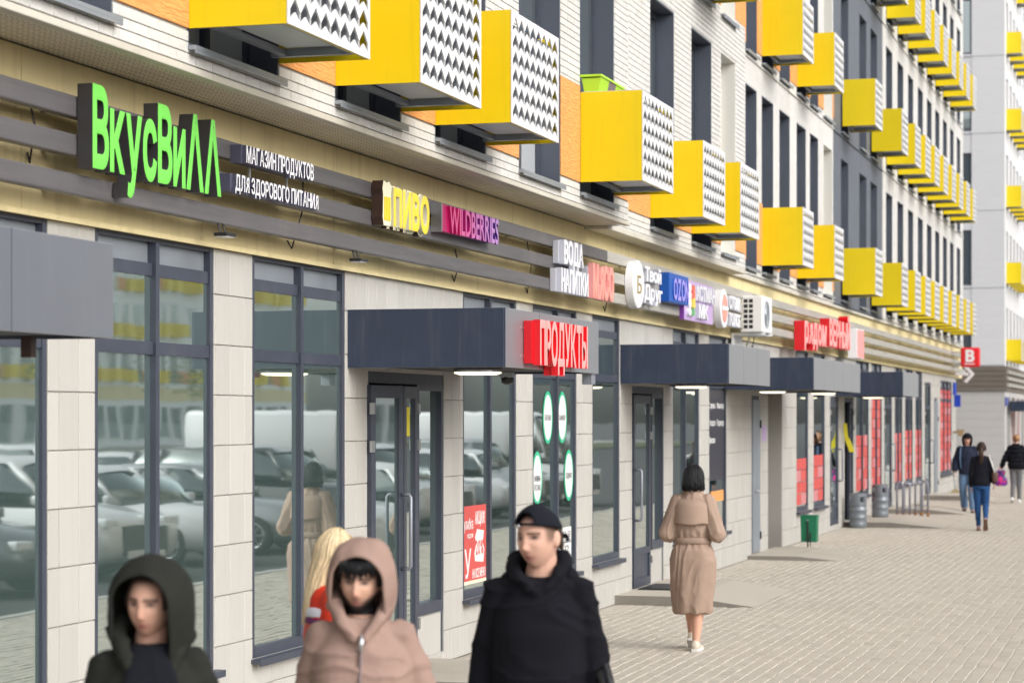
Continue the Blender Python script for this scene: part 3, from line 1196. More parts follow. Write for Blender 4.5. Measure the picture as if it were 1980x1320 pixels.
# green grocery sign
sg = wall_sign('shop_sign', 'bright green raised Cyrillic lettering with deep black sides', 11.5, 3.54)
word = 'ВкусВиΛΛ'
lay, Wd = text_layout(word, .03, .035)
letters(sg, word, 11.50, 13.28, 3.545, .435, .245, .345, ['green_acryl', 'dark_side'], bold=.03, gap=.035)
rel(sg, MB().box(.235, .2445, 11.6, 13.2, 3.62, 3.78)).build('backing', 'dark_side', sg)
# two-line strap
sg = wall_sign('shop_sign', 'small white two-line Cyrillic lettering on dark bars beside the green letters', 13.5, 3.57)
rel(sg, MB().box(.241, .315, 13.66, 14.9, 3.785, 3.905)).build('backing', 'navy_side', sg)
rel(sg, MB().box(.241, .315, 13.48, 14.99, 3.585, 3.70)).build('backing', 'navy_side', sg)
letters(sg, 'МАГАЗИН ПРОДУКТОВ', 13.68, 14.88, 3.79, .108, .315, .345, ['white_acryl', 'navy_side'], each=False, bold=.02)
letters(sg, 'ДЛЯ ЗДОРОВОГО ПИТАНИЯ', 13.50, 14.97, 3.595, .100, .315, .345, ['white_acryl', 'navy_side'], each=False, bold=.02)
rel(sg, MB().box(.26, .275, 13.9, 13.915, 3.70, 3.785).box(.26, .275, 14.55, 14.565, 3.70, 3.785)).build('strut', 'steel', sg)
# beer sign
sg = wall_sign('shop_sign', 'yellow raised Cyrillic beer lettering with a mug emblem and brown sides', 16.4, 3.6)
letters(sg, 'ПИВО', 16.58, 17.46, 3.625, .265, .30, .345, ['yellow_acryl', 'cream'], bold=.048, gap=.075)
letters(sg, 'ПИВО', 16.55, 17.49, 3.613, .29, .245, .30, ['cream', 'brown_side'], name='letter_base', bold=.062, gap=.05)
mug = MB()
oc = [(16.37, 3.60), (16.52, 3.60), (16.55, 3.66), (16.54, 3.84), (16.56, 3.90), (16.50, 3.945), (16.44, 3.93), (16.37, 3.94), (16.345, 3.88), (16.36, 3.83), (16.35, 3.66)]
mug.add([(.245, a, b) for a, b in oc] + [(.335, a, b) for a, b in oc],
        [tuple(range(len(oc)))[::-1], tuple(len(oc) + i for i in range(len(oc)))] + [(i, (i + 1) % len(oc), len(oc) + (i + 1) % len(oc), len(oc) + i) for i in range(len(oc))])
mug.mi = [1, 0] + [1] * len(oc)
rel(sg, mug).build('mug_emblem', ['cream', 'brown_side'], sg)
md = MB()
for k in range(4):
    md.box(.336, .342, 16.38 + k * .038, 16.405 + k * .038, 3.64, 3.82)
rel(sg, md).build('mug_stripe', 'yellow_acryl', sg)
# magenta to purple sign
sg = wall_sign('shop_sign', 'magenta to purple sign with raised Latin lettering', 17.8, 3.65)
bx = MB()
cols = [(0.42, 0.006, 0.10), (0.36, 0.008, 0.13), (0.27, 0.012, 0.15), (0.20, 0.02, 0.18), (0.15, 0.025, 0.20), (0.11, 0.03, 0.21), (0.085, 0.03, 0.22)]
for i, c in enumerate(cols):
    mat('wb_%d' % i, c, .35)
    mat('wbf_%d' % i, tuple(min(1, q * .62 + d) for q, d in zip(c, (.34, .07 + .02 * i, .17 + .03 * i))), .4)
a0, a1 = 17.82, 19.36
for i in range(7):
    rel(sg, MB().box(.245, .325, a0 + (a1 - a0) * i / 7 + .0005, a0 + (a1 - a0) * (i + 1) / 7 - .0005, 3.668 + .002 * i, 3.892)).build('sign_panel', 'wb_%d' % i, sg)
wl = lettering('WILDBERRIES', 17.98, 19.40, 3.672, .225, .325, .35, bold=.018, gap=.05)
for i, (_, m) in enumerate(wl):
    rel(sg, m).build('letter', ['wbf_%d' % min(6, i * 7 // 11), 'wb_%d' % min(6, i * 7 // 11)], sg)
rel(sg, MB().box(.242, .335, 17.80, 17.818, 3.66, 3.90)).build('end_cap', 'steel', sg)
# white and red food lettering
sg = wall_sign('shop_sign', 'white two-line Cyrillic letter boxes beside the salmon red word', 21.5, 3.35)
letters(sg, 'ВОДА', 21.66, 22.42, 3.655, .215, .30, .355, ['white_acryl', 'sign_grey'], bold=.04, gap=.03)
letters(sg, 'НАПИТКИ', 21.55, 22.62, 3.375, .215, .30, .355, ['white_acryl', 'sign_grey'], bold=.035, gap=.03)
rel(sg, MB().box(.245, .30, 21.62, 22.44, 3.65, 3.875)).build('backing', 'sign_grey', sg)
rel(sg, MB().box(.245, .30, 21.52, 22.64, 3.37, 3.595)).build('backing', 'sign_grey', sg)
sg = wall_sign('shop_sign', 'salmon red raised Cyrillic word for meat', 22.7, 3.37)
letters(sg, 'МЯСО', 22.80, 23.72, 3.385, .32, .30, .36, ['salmon_face', 'pink_face'], bold=.05, gap=.03)
rel(sg, MB().box(.245, .30, 22.76, 23.74, 3.40, 3.69)).build('backing', 'sign_grey', sg)
# round white sign with two words


def disc(root, y, z, r, o0, o1, mats, name='disc', rz=1.0, n=36):
    m = MB()
    ring = lambda o_, rr: [(o_, y + rr * math.cos(2 * math.pi * k / n), z + rz * rr * math.sin(2 * math.pi * k / n)) for k in range(n)]
    m.ring_loft([ring(o0, r), ring(o1 - .01, r), ring(o1, r - .012)])
    return rel(root, m).build(name, mats, root)


sg = wall_sign('shop_sign', 'white round sign with gold monogram and pale two-word script', 24.6, 3.4)
disc(sg, 24.95, 3.62, .27, .245, .345, 'white_acryl')
letters(sg, 'Б', 24.86, 25.06, 3.52, .20, .345, .352, ['gold', 'gold'], bold=.0)
letters(sg, 'Твой', 25.30, 26.15, 3.69, .155, .255, .34, ['white_acryl', 'sign_grey'], bold=.03, gap=.02, each=False)
letters(sg, 'Друг', 25.28, 26.2, 3.475, .17, .255, .34, ['white_acryl', 'sign_grey'], bold=.03, gap=.02, each=False)
# blue box sign
sg = wall_sign('shop_sign', 'blue box sign with violet Latin lettering', 26.4, 3.5)
rel(sg, MB().bbox(.245, .37, 26.45, 27.55, 3.50, 3.85, .01)).build('box', 'ozon_blue', sg)
letters(sg, 'OZON', 26.62, 27.5, 3.545, .255, .37, .385, ['ozon_violet', 'ozon_blue'], bold=.03, gap=.05)
# purple sign with drop emblem
sg = wall_sign('shop_sign', 'purple panel sign with rainbow drop and white letters', 27.65, 3.35)
rel(sg, MB().bbox(.245, .29, 27.62, 29.5, 3.34, 3.84, .006)).build('panel', 'lilac', sg)
rel(sg, MB().box(.244, .30, 27.60, 27.618, 3.34, 3.84)).build('side', 'purple', sg)
for i, (c, dz) in enumerate(((0.75, .70), (0.55, .56), (0.3, .42))):
    pass
for k in range(4):
    disc(sg, 27.86, 3.44 + k * .10, .055, .29, .335, 'white_acryl', 'emblem_scallop')
mat('drop_r', (0.75, 0.16, 0.10), .4)
mat('drop_y', (0.80, 0.62, 0.10), .4)
mat('drop_g', (0.20, 0.50, 0.22), .4)
for mm, za, zb2, wd in (('drop_r', 3.62, 3.78, .055), ('drop_y', 3.50, 3.615, .075), ('drop_g', 3.40, 3.495, .05)):
    rel(sg, MB().add([(.30, 28.05 - wd, za), (.30, 28.05 + wd, za), (.30, 28.05 + wd * .8, zb2), (.30, 28.05 - wd * .8, zb2), (.34, 28.05 - wd, za), (.34, 28.05 + wd, za), (.34, 28.05 + wd * .8, zb2), (.34, 28.05 - wd * .8, zb2)],
                [(0, 3, 2, 1), (4, 5, 6, 7), (0, 1, 5, 4), (1, 2, 6, 5), (2, 3, 7, 6), (3, 0, 4, 7)])).build('emblem_drop', mm, sg)
letters(sg, 'АСТМАН', 28.2, 29.42, 3.61, .18, .29, .34, ['white_acryl', 'sign_grey'], bold=.03, gap=.03, each=False)
letters(sg, 'МК', 28.35, 28.95, 3.39, .17, .29, .34, ['white_acryl', 'sign_grey'], bold=.03, gap=.03, each=False)
# round sign with red bar
sg = wall_sign('shop_sign', 'white round sign with red bar and two lines of pale letters', 29.7, 3.35)
disc(sg, 30.02, 3.58, .26, .245, .345, 'white_acryl')
disc(sg, 30.02, 3.58, .19, .345, .352, 'salmon_face', 'red_ring')
rel(sg, MB().box(.353, .358, 29.80, 30.24, 3.555, 3.61)).build('bar', 'white_acryl', sg)
letters(sg, 'СТОМА', 30.42, 31.25, 3.60, .17, .25, .34, ['white_acryl', 'sign_grey'], bold=.03, gap=.03, each=False)
letters(sg, 'ТОЛОГ', 30.38, 31.25, 3.37, .17, .25, .34, ['white_acryl', 'sign_grey'], bold=.03, gap=.03, each=False)
# red lettering
sg = wall_sign('shop_sign', 'red lower-case Cyrillic word with hanging strokes', 36.35, 3.2)
letters(sg, 'рядом', 36.4, 38.8, 3.34, .42, .25, .43, ['pink_face', 'red_acryl'], bold=.04, gap=.06)
rel(sg, MB().box(.242, .252, 36.5, 38.7, 3.44, 3.47)).build('backing', 'red_acryl', sg)
sg = wall_sign('shop_sign', 'tall red Cyrillic capitals with an accent above, beside the lower-case word', 39.1, 3.3)
letters(sg, 'ВЕРНЫЙ', 39.15, 41.75, 3.37, .43, .25, .43, ['pink_face', 'red_acryl'], bold=.04, gap=.06)
rel(sg, MB().box(.242, .252, 39.2, 41.7, 3.50, 3.54)).build('backing', 'red_acryl', sg)
sg = wall_sign('shop_sign', 'narrow white box sign with pale pink face past the red capitals', 42.7, 3.2)
rel(sg, MB().bbox(.245, .42, 42.7, 43.7, 3.22, 3.78, .01)).build('box', 'white_acryl', sg)
rel(sg, MB().box(.42, .426, 42.72, 43.68, 3.24, 3.76)).build('face', 'pink_face', sg)

# canopy lettering
sg = tag(empty('canopy_sign', (1.27, 16.9, 2.53)), 'red box letters spelling groceries in Cyrillic on the canopy front', 'sign')
letters(sg, 'ПРОДУКТЫ', 17.0, 18.50, 2.555, .325, 1.34, 1.40, ['pink_face', 'red_acryl'], bold=.03, gap=.045, name='letter')
rel(sg, MB().box(1.275, 1.3395, 16.97, 18.52, 2.555, 2.885).box(1.275, 1.3395, 17.55, 17.93, 2.47, 2.5545)).build('backing', 'red_acryl', sg)
rel(sg, MB().box(1.268, 1.276, 16.90, 16.98, 2.60, 2.62).box(1.268, 1.276, 16.90, 16.98, 2.82, 2.84)).build('clip', 'steel', sg)

# projecting signs at the far end
ar = tag(empty('arrow_sign', (.25, 64.4, 3.3)), 'white arrow sign pointing away from the wall', 'sign')
MB().bbox(0, .36, 0, .10, -.04, .04, .01).build('shaft', 'white_acryl', ar)
m = MB()
m.add([(.24, 0, .20), (.32, 0, .24), (.53, 0, 0), (.32, 0, -.24), (.24, 0, -.20), (.42, 0, 0), (.24, .1, .20), (.32, .1, .24), (.53, .1, 0), (.32, .1, -.24), (.24, .1, -.20), (.42, .1, 0)],
      [(0, 5, 2, 1), (5, 4, 3, 2), (6, 7, 8, 11), (11, 8, 9, 10), (0, 1, 7, 6), (1, 2, 8, 7), (2, 3, 9, 8), (3, 4, 10, 9), (4, 5, 11, 10), (5, 0, 6, 11)])
m.build('head', 'white_acryl', ar)
MB().box(-.28, 0, .04, .06, -.02, .02).build('arm', 'steel', ar)
rs = tag(empty('projecting_sign', (.42, 63.6, 3.48)), 'small red square projecting sign with white letter', 'sign')
MB().bbox(.05, .58, 0, .12, 0, .54, .05).build('box', 'red_acryl', rs)
q = joined(lettering('В', .19, .43, .16, .30, .0, .012, face='-y', bold=.05))
q.build('letter', ['white_acryl', 'white_acryl'], rs)
MB().box(.16, .44, -.008, 0, .075, .10).build('caption_line', 'white_acryl', rs)
MB().box(-.40, .05, .05, .07, .40, .43).box(-.40, .05, .05, .07, .10, .13).box(-.12, .06, -.03, .03, .02, .10).build('arm', 'steel', rs)
bs = tag(empty('house_number_sign', (.0, 66.4, 2.4)), 'small blue wall sign at the far corner of the shop floor', 'sign')
MB().bbox(.016, .05, 0, .7, .35, .70, .004).build('plate', 'sign_blue', bs)
MB().bbox(.016, .20, .3, .34, 0, .34, .004).build('lower_plate', 'sign_blue', bs)

# ================================================================== things on windows


def poster(name, label, y0, y1, z0, z1, m_, o_=-.026):
    e = tag(empty(name, (o_, y0, z0)), label, 'poster')
    MB().box(0, .003, 0, y1 - y0, 0, z1 - z0).build('sheet', m_, e)
    return e


p = poster('sale_poster', 'red sale poster with white lettering stuck inside the shop window', 19.53, 20.24, .62, 1.33, 'poster_red')


def ptext(root, s, y0, y1, zb, cap, m_='white_paint', bold=.01):
    L_ = root.location
    q = joined(lettering(s, y0 + L_.y, y1 + L_.y, zb + L_.z, cap, .0035, .0042, bold=bold))
    q.v = [(a, b - L_.y, c - L_.z) for a, b, c in q.v]
    q.build('print', [m_, m_], root)


ptext(p, 'улыбка', .02, .30, .50, .10)
ptext(p, 'АКЦИЯ!', .36, .66, .54, .11, bold=.03)
ptext(p, 'недели', .12, .30, .42, .05)
MB().add([(.004, .36, .20), (.004, .62, .18), (.004, .65, .30), (.004, .60, .36), (.004, .64, .47), (.004, .42, .49), (.004, .36, .42), (.004, .40, .36), (.004, .34, .28)], [tuple(range(9))]).build('flash', 'white_paint', p)
ptext(p, '20%', .38, .62, .26, .13, 'poster_red', .03)
ptext(p, 'У', .04, .24, .06, .26)
ptext(p, 'НА ВСЕ МЕНЮ', .28, .68, .05, .08, bold=.02)
MB().box(.0031, .004, 0, .71, 0, .03).build('border', 'cream', p)


def oval(y, z, ry, rz_, txt, lab):
    e = tag(empty('oval_sticker', (-.0255, y, z)), lab, 'sticker', 'green ringed oval stickers on the shop window')
    n = 40
    m = MB().add([(0, ry * math.cos(2 * math.pi * k / n), rz_ * math.sin(2 * math.pi * k / n)) for k in range(n)], [tuple(range(n))])
    m.build('ring', 'green_sticker', e)
    m = MB().add([(.0015, ry * .80 * math.cos(2 * math.pi * k / n), rz_ * .86 * math.sin(2 * math.pi * k / n)) for k in range(n)], [tuple(range(n))])
    m.build('face', 'white_paint', e)
    for i, t in enumerate(txt):
        lt = joined(lettering(t, y - ry * .6, y + ry * .6, z - .03 - i * .09, .055, .002, .0026))
        L_ = e.location
        lt.v = [(a, b - L_.y, c - L_.z) for a, b, c in lt.v]
        lt.build('print', ['ink', 'ink'], e)


oval(22.42, 2.13, .19, .27, ['БРОВИ'], 'oval white sticker with green ring, upper one at the mullion reading brows')
oval(22.99, 2.13, .19, .27, ['МАНИКЮР'], 'oval white sticker with green ring, upper one right of the mullion')
oval(22.02, 1.52, .19, .27, ['НАРАЩИВАНИЕ', 'РЕСНИЦ'], 'oval white sticker with green ring and two lines of print')
oval(23.26, 1.52, .19, .27, ['ПЕДИКЮР'], 'oval white sticker with green ring, lower one by the frame')
p = poster('phone_notice', 'white phone number notices on the window with oval stickers', 22.80, 23.35, .66, .98, 'white_paint')
ptext(p, '8-950-50', .04, .52, .21, .07, 'ink')
ptext(p, '2-12', .1, .45, .05, .08, 'ink')
MB().box(.0031, .004, 0, .55, .155, .165).build('rule', 'ink', p)
p = poster('price_film', 'dark window film with lines of white lettering beside the steel door', 30.74, 31.90, 1.25, 2.50, 'film_dark')
for i, (t, a, b) in enumerate((('Стрижка', .05, .5), ('Маникюр', .62, 1.12), ('Укладка', .05, .5), ('Педикюр', .62, 1.12), ('Массаж', .05, .5), ('Брови', .05, .45))):
    ptext(p, t, a, b, 1.0 - (i // 2) * .24, .085, 'white_paint')
p = poster('orange_card', 'orange and white card low in the dark film window', 30.95, 31.85, .95, 1.10, 'orange_panel')
# red film on the far windows
poster_i = [(38.28, 39.42, .62, 1.42, 'lower red tiled film on the window by the green bin'),
            (40.18, 41.38, .62, 1.45, 'lower red tiled film on the second window past the green bin'),
            (45.75, 46.65, .62, 1.75, 'red film on the left pane behind the barrels'),
            (46.75, 47.62, .62, 1.75, 'red film on the right pane behind the barrels'),
            (48.18, 48.95, .62, 2.50, 'tall red film on the pane before the bicycle rack, left half'),
            (49.05, 49.80, .62, 2.50, 'tall red film on the pane before the bicycle rack, right half'),
            (52.35, 53.0, .62, 1.75, 'red film on the pane just past the bicycle rack'),
            (53.1, 53.75, .62, 1.75, 'red film on the second pane past the bicycle rack'),
            (54.42, 55.95, .62, 1.80, 'red film across the double window near the far doors'),
            (56.66, 58.08, .62, 1.80, 'red film across the last double window before the far doors'),
            (62.86, 66.0, .62, 2.95, 'tall pale red film at the far end window')]
for (a, b, c, d, lb) in poster_i:
    e = tag(empty('window_film', (-.026, a, c)), lb, 'window film')
    W_, H_ = b - a, d - c
    nr = max(3, int(H_ / .19))
    for r_ in range(nr):
        nc = 2 + (r_ * 7 + int(a * 3)) % 2
        for q in range(nc):
            MB().box(0, .003, W_ * q / nc + .008, W_ * (q + 1) / nc - .008, H_ * r_ / nr + .006, H_ * (r_ + 1) / nr - .006).build(
                'film_tile', 'poster_red' if (r_ + q * 2 + int(a)) % 4 else 'poster_rose', e)
# notices by the passage and the door
p = poster('wall_notice', 'small lilac notice on the tiled pier by the passage', 34.85, 35.2, 1.75, 2.0, 'lilac', .004)
p = poster('door_notice', 'small yellow notice on the narrow door leaf', 0, .09, 0, .24, 'flag_yellow')
p.location = (.026, 17.80, 1.98)

# ================================================================== lamps, camera, outdoor unit


def flood(y, label):
    e = tag(empty('flood_lamp', (.20, y, 3.37)), label, 'lamp')
    MB().tube([(.01, -.04, .03), (.04, -.04, -.05)], .007, 6).tube([(.01, .04, .03), (.04, .04, -.05)], .007, 6).build('bracket', 'black_plastic', e)
    MB().bbox(.0, .10, -.075, .075, -.07, -.047, .008).build('housing', 'black_plastic', e)
    MB().box(.012, .09, -.065, .065, -.074, -.0705).build('lens', 'white_acryl', e)


flood(13.55, 'small black floodlight under the rail below the two-line lettering')
flood(16.05, 'small black floodlight under the rail left of the beer sign')
e = tag(empty('security_camera', (.62, 18.75, 2.515)), 'small dark dome camera under the canopy with red lettering', 'camera')
MB().box(-.05, .05, -.05, .05, -.04, .003).build('mount', 'steel', e)
m = MB()
m.lathe([(.02, -.10), (.05, -.085), (.055, -.05), (.05, -.03)], 14)
m.build('dome', 'black_plastic', e, True)
e = tag(empty('junction_box', (.95, 9.55, 2.40)), 'small brown box hanging under the plain grey canopy', 'fixture')
MB().bbox(0, .055, 0, .055, .02, .12, .004).build('case', 'brown_side', e)
e = tag(empty('junction_box', (1.16, 19.22, 2.42)), 'small grey box under the end of the canopy with red lettering', 'fixture')
MB().bbox(0, .09, 0, .12, 0, .10, .004).build('case', 'galv', e)

ac = tag(empty('outdoor_unit', (.12, 31.95, 3.31)), 'white air conditioner outdoor unit on wall brackets beside the signs', 'air conditioner')
MB().bbox(.08, .40, 0, .80, .02, .54, .018).build('casing', 'white_paint', ac)
m = MB()
for r_ in range(6):
    for c in range(2):
        m.box(.13 + c * .075, .185 + c * .075, -.004, .002, .075 + r_ * .073, .125 + r_ * .073)
m.build('side_vent', 'black_plastic', ac)
m = MB()
for k in range(9):
    rr = .02 + k * .022
    m.tube([(.405, .33 + rr * math.cos(q), .28 + rr * math.sin(q)) for q in [2 * math.pi * i / 28 for i in range(29)]], .0035, 5, cap=False)
m.build('fan_grille', 'galv', ac)
MB().box(-.10, .42, .08, .12, -.02, .019).box(-.10, .42, .66, .70, -.02, .019).box(-.06, -.03, .06, .72, -.25, .0).build('bracket', 'white_paint', ac)
MB().tube([(.2, .82, .12), (.2, .9, .08), (.05, .95, .02), (-.05, .95, -.3)], .014, 8).build('hose', 'cream', ac, True)

# ================================================================== street furniture
b = tag(empty('litter_bin', (.54, 36.15, 0)), 'green metal litter bin on a thin stand by the wall', 'bin')
MB().ring_loft([[(-.12, -.11, .14), (.12, -.11, .14), (.12, .11, .14), (-.12, .11, .14)], [(-.13, -.115, .56), (.13, -.115, .56), (.13, .115, .56), (-.13, .115, .56)]], cap=False).add(
    [(-.12, -.11, .14), (.12, -.11, .14), (.12, .11, .14), (-.12, .11, .14)], [(0, 3, 2, 1)]).build('bucket', 'bin_green', b)
MB().box(-.135, .135, -.122, -.11, .548, .565).box(-.135, .135, .11, .122, .548, .565).box(-.135, -.125, -.11, .11, .548, .565).box(.125, .135, -.11, .11, .548, .565).build('rim', 'bin_green', b)
MB().box(-.02, .0, -.136, -.122, .0, .50).box(.025, .04, -.136, -.122, .0, .30).box(-.08, .10, -.19, .06, .0, .012).build('stand', 'black_plastic', b)
MB().lathe([(.012, .48), (.012, .50)], 10, -.01, -.14).build('lock', 'steel', b)

for (x, y, z, lb) in ((.30, 43.75, .0, 'grey steel beer barrel standing on the paving before the step'), (.42, 46.2, .10, 'grey steel beer barrel standing on the step against the wall')):
    k = tag(empty('beer_barrel', (x, y, z)), lb, 'barrel', 'beer barrels by the doorway')
    MB().lathe([(.155, .0), (.165, .01), (.165, .05), (.172, .07), (.165, .09), (.165, .17), (.175, .19), (.175, .21), (.165, .23), (.165, .31), (.175, .33), (.175, .35), (.165, .37), (.15, .45), (.10, .49), (.03, .50)], 32).build('body', 'keg_grey', k, True)
    m = MB()
    n = 32
    for i in range(n):
        a0, a1 = 2 * math.pi * i / n, 2 * math.pi * (i + 1) / n
        hole = (i % 8) in (2, 3, 4)
        for (p, q) in (((.42, .50), (.60, .66)) if hole else ((.42, .66),)):
            vs = []
            for rr in (.150, .166):
                for (aa, zz) in ((a0, p), (a1, p), (a1, q), (a0, q)):
                    vs.append((rr * math.cos(aa), rr * math.sin(aa), zz))
            m.add(vs, [(3, 2, 1, 0), (4, 5, 6, 7), (0, 1, 5, 4), (2, 3, 7, 6), (1, 2, 6, 5), (3, 0, 4, 7)])
    m.build('collar', 'keg_grey', k)
    MB().lathe([(.03, .49), (.03, .56), (.045, .57), (.045, .60)], 14).build('valve', 'steel', k, True)

bk = tag(empty('bicycle_rack', (.62, 47.9, 0)), 'folded grey steel bicycle rack of bent tubes with rusty feet', 'rack')
for i, (dx, dy) in enumerate(((0, 0), (.14, .05), (.28, .9), (.42, .95))):
    m = MB()
    pts = [(dx - .06, dy, .0), (dx - .06, dy, .66)] + [(dx - .06 * math.cos(q), dy, .66 + .10 * math.sin(q)) for q in [math.pi * k / 8 for k in range(1, 8)]] + [(dx + .06, dy, .66), (dx + .06, dy, .0)]
    m.tube(pts, .022, 8)
    m.build('hoop', 'rack_grey', bk, True)
    MB().tube([(dx - .06, dy, 0), (dx - .06, dy, .10)], .028, 8).tube([(dx + .06, dy, 0), (dx + .06, dy, .10)], .028, 8).build('foot', 'rust', bk, True)
MB().tube([(-.08, 0, .22), (.22, .05, .22)], .014, 6).tube([(.22, .9, .25), (.48, .95, .25)], .014, 6).tube([(.1, 0, .2), (.36, .93, .2)], .012, 6).tube([(.10, 0, .72), (.38, .93, .72)], .02, 8).build('crossbar', 'rack_grey', bk, True)

fl = tag(empty('yellow_strap', (.05, 43.75, 1.45)), 'crumpled yellow strap hanging at the doorway pier', 'strap')
m = MB()
path = [(0, 0, .55), (.01, .02, .38), (.02, .0, .30), (.05, .02, .22), (.10, .02, .10), (.13, .03, .0)]
rings = []
for i, (a, b_, c) in enumerate(path):
    wd = .035 if i < 3 else .05
    rings.append([(a - wd, b_ - .01, c), (a + wd, b_ - .02, c), (a + wd, b_ + .01, c), (a - wd, b_ + .02, c)])
m.ring_loft(rings)
m.build('strap', 'flag_yellow', fl)

bro = tag(empty('broom', (.35, 63.0, 0)), 'long-handled straw broom leaning at the far wall corner', 'broom')
MB().tube([(.05, 0, .03), (-.12, .1, 1.28)], .014, 8).build('handle', 'galv', bro, True)
MB().ring_loft([[(-.02, -.03, .14), (.10, -.03, .14), (.10, .03, .14), (-.02, .03, .14)], [(-.13, -.05, .0), (.20, -.05, .0), (.20, .05, .0), (-.13, .05, .0)]]).build('bristles', 'straw', bro)
sb = tag(empty('wall_lantern', (.1, 66.5, 1.55)), 'small brown wicker lantern at the far corner of the wall', 'lamp')
MB().ring_loft([[(.06, -.05, 0), (.16, -.05, 0), (.16, .05, 0), (.06, .05, 0)], [(.0, -.11, .20), (.24, -.11, .20), (.24, .11, .20), (.0, .11, .20)]]).build('basket', 'straw', sb)
MB().box(-.1, .02, -.02, .02, .10, .14).build('arm', 'rust', sb)

# ================================================================== the block beyond
B2 = empty('apartment_building', (-.6, 96, 0))
tag(B2, 'pale grey apartment block beyond the gap with blank end wall and brown sign band', 'building')
far_holes = []
for k in range(7):
    zf = 4.44 + FL * k
    far_holes.append((zf - .1, zf + 2.2))
# end wall faces the street gap: one narrow column of windows
m = MB()
m.box(-1.35, 0, 0, .4, 4.2, 27)
m.box(-14, -2.0, 0, .4, 4.2, 27)
z = 4.2
for (p, q) in far_holes:
    m.box(-2.0, -1.35, .02, .4, z, p)
    z = q
m.box(-2.0, -1.35, .02, .4, z, 27)
m.build('end_wall', 'far_wall', B2)
for (p, q) in far_holes:
    w_ = MB().box(-2.0, -1.35, .10, .16, p, q).build('window', 'reveal_grey', B2)
    MB().box(-1.93, -1.42, .09, .10, p + .08, q - .08).build('pane', 'upper_glass', w_)
MB().box(-14, 0, 0, .4, 0, 3.15).build('shop_wall', 'far_tile', B2)
tj = MB()
for k in range(1, 10):
    tj.box(-3, 0, -.006, .001, k * .335 - .004, k * .335 + .004)
tag(tj.build('tile_joint', 'grout', B2), kind='stuff')
for i in range(5):
    MB().box(-14, .08, -.06, .05, 3.16 + i * .21, 3.16 + i * .21 + .19).build('band_slat', 'brown_band', B2)
MB().box(-14, .02, -.02, .4, 3.151, 4.199).build('band_backing', 'brown_band', B2)
for k in range(6):
    MB().box(-14, .004, -.004, .02, 4.44 + FL * k - .24 + .02, 4.44 + FL * k - .22 + .02).build('wall_joint', 'reveal_grey', B2)
# street facade
ops2 = [(.9 + i * 2.15, 2.0 + i * 2.15) for i in range(14)]
h2 = [(a, b, p, q) for (a, b) in ops2 for (p, q) in far_holes]
rr = merge_rects(rect_minus(.4, 32, 4.2, 27, h2))
m = MB()
for (a, b, p, q) in rr:
    m.box(-.4, 0, a, b, p, q)
m.build('street_wall', 'far_wall', B2)
wv = MB().box(-.36, -.30, 0, 1.1, 0, 2.3).mesh('window')
wv.materials.append(M['reveal_grey'])
wp = MB().box(-.30, -.292, .08, 1.02, .08, 2.22).mesh('pane')
wp.materials.append(M['upper_glass'])
for i, (a, b) in enumerate(ops2[:7]):
    for (p, q) in far_holes:
        o = obj('window', wv, None, B2)
        o.location = (0, a, p)
        obj('pane', wp, None, o)
gh = [(1.2 + i * 3.1, 3.4 + i * 3.1, .3, 2.9) for i in range(9)]
m = MB()
for (a, b, p, q) in merge_rects(rect_minus(.4, 32, 0, 3.15, gh)):
    m.box(-.4, 0, a, b, p, q)
m.build('street_shop_wall', 'far_tile', B2)
for i, (a, b, p, q) in enumerate(gh):
    w_ = MB().box(-.2, -.14, a, b, p, q).build('shop_window', 'frame_grey', B2)
    MB().box(-.14, -.13, a + .08, (a + b) / 2 - .04, p + .08, q - .08).build('pane', 'shop_glass', w_)
    MB().box(-.14, -.13, (a + b) / 2 + .04, b - .08, p + .08, q - .08).build('pane', 'poster_red' if i in (1, 2) else 'shop_glass', w_)
for za in (3.35, 3.62, 3.89):
    MB().box(.05, .14, .3, 32, za, za + .13).build('sign_rail', 'rail_pale', B2)
MB().box(-.0, .05, .4, 32, 3.16, 4.2).build('sign_band', 'brown_band', B2)
cp = tag(empty('entrance_canopy', (-.6, 99.2, 2.35)), 'dark canopy on the block beyond the gap over the red window', 'canopy')
MB().bbox(.002, 1.1, 0, 3.0, 0, .42, .01).build('casing', 'canopy_navy', cp)
MB().box(.1, 1.0, .1, 2.9, -.02, -.001).build('underside', 'canopy_under', cp)
nb = tag(empty('house_number_sign', (-.55, 96.3, 2.55)), 'small blue plate on the corner of the block beyond the gap', 'sign')
MB().box(-.04, .02, -.31, -.30, 0, .36).box(.051, .06, -.25, .2, 0, .36).build('plate', 'sign_blue', nb)
for k in range(6):
    for i in range(4):
        ac_box(-.6, 96 + ops2[i][0], 4.44 + FL * k, 1.1, 'yellow box on the facade of the block beyond the gap', 'boxes on the block beyond the gap')
MB().box(-14, -.4, .4, 32, 0, 27).build('core', 'dark_grey_wall', B2)
# ================================================================== across the street (seen in the shop glass)
B3 = empty('apartment_building', (62, 0, 0))
tag(B3, 'white apartment block with yellow boxes across the car park, seen mirrored in the shop glass', 'building')
MB().box(0, 14, 6, 170, 0, 19).build('wall', 'opposite_wall', B3)
wm_, bm_, dm_, om_ = MB(), MB(), MB(), MB()
for i in range(70):
    y = 8 + i * 2.3
    for k in range(4):
        z = 4.4 + k * 3.2
        wm_.box(-.03, 0, y, y + 1.1, z, z + 2.3)
        if (i * 5 + k * 3) % 4 != 0:
            bm_.box(-.65, -.031, y, y + 1.1, z, z + .88)
        else:
            om_.box(-.02, .0, y + 1.2, y + 2.2, z, z + .9)
    dm_.box(-.03, 0, y, y + 1.6, .4, 2.8)
tag(wm_.build('window_field', 'upper_glass', B3), kind='stuff')
tag(bm_.build('box_field', 'box_yellow', B3), kind='stuff')
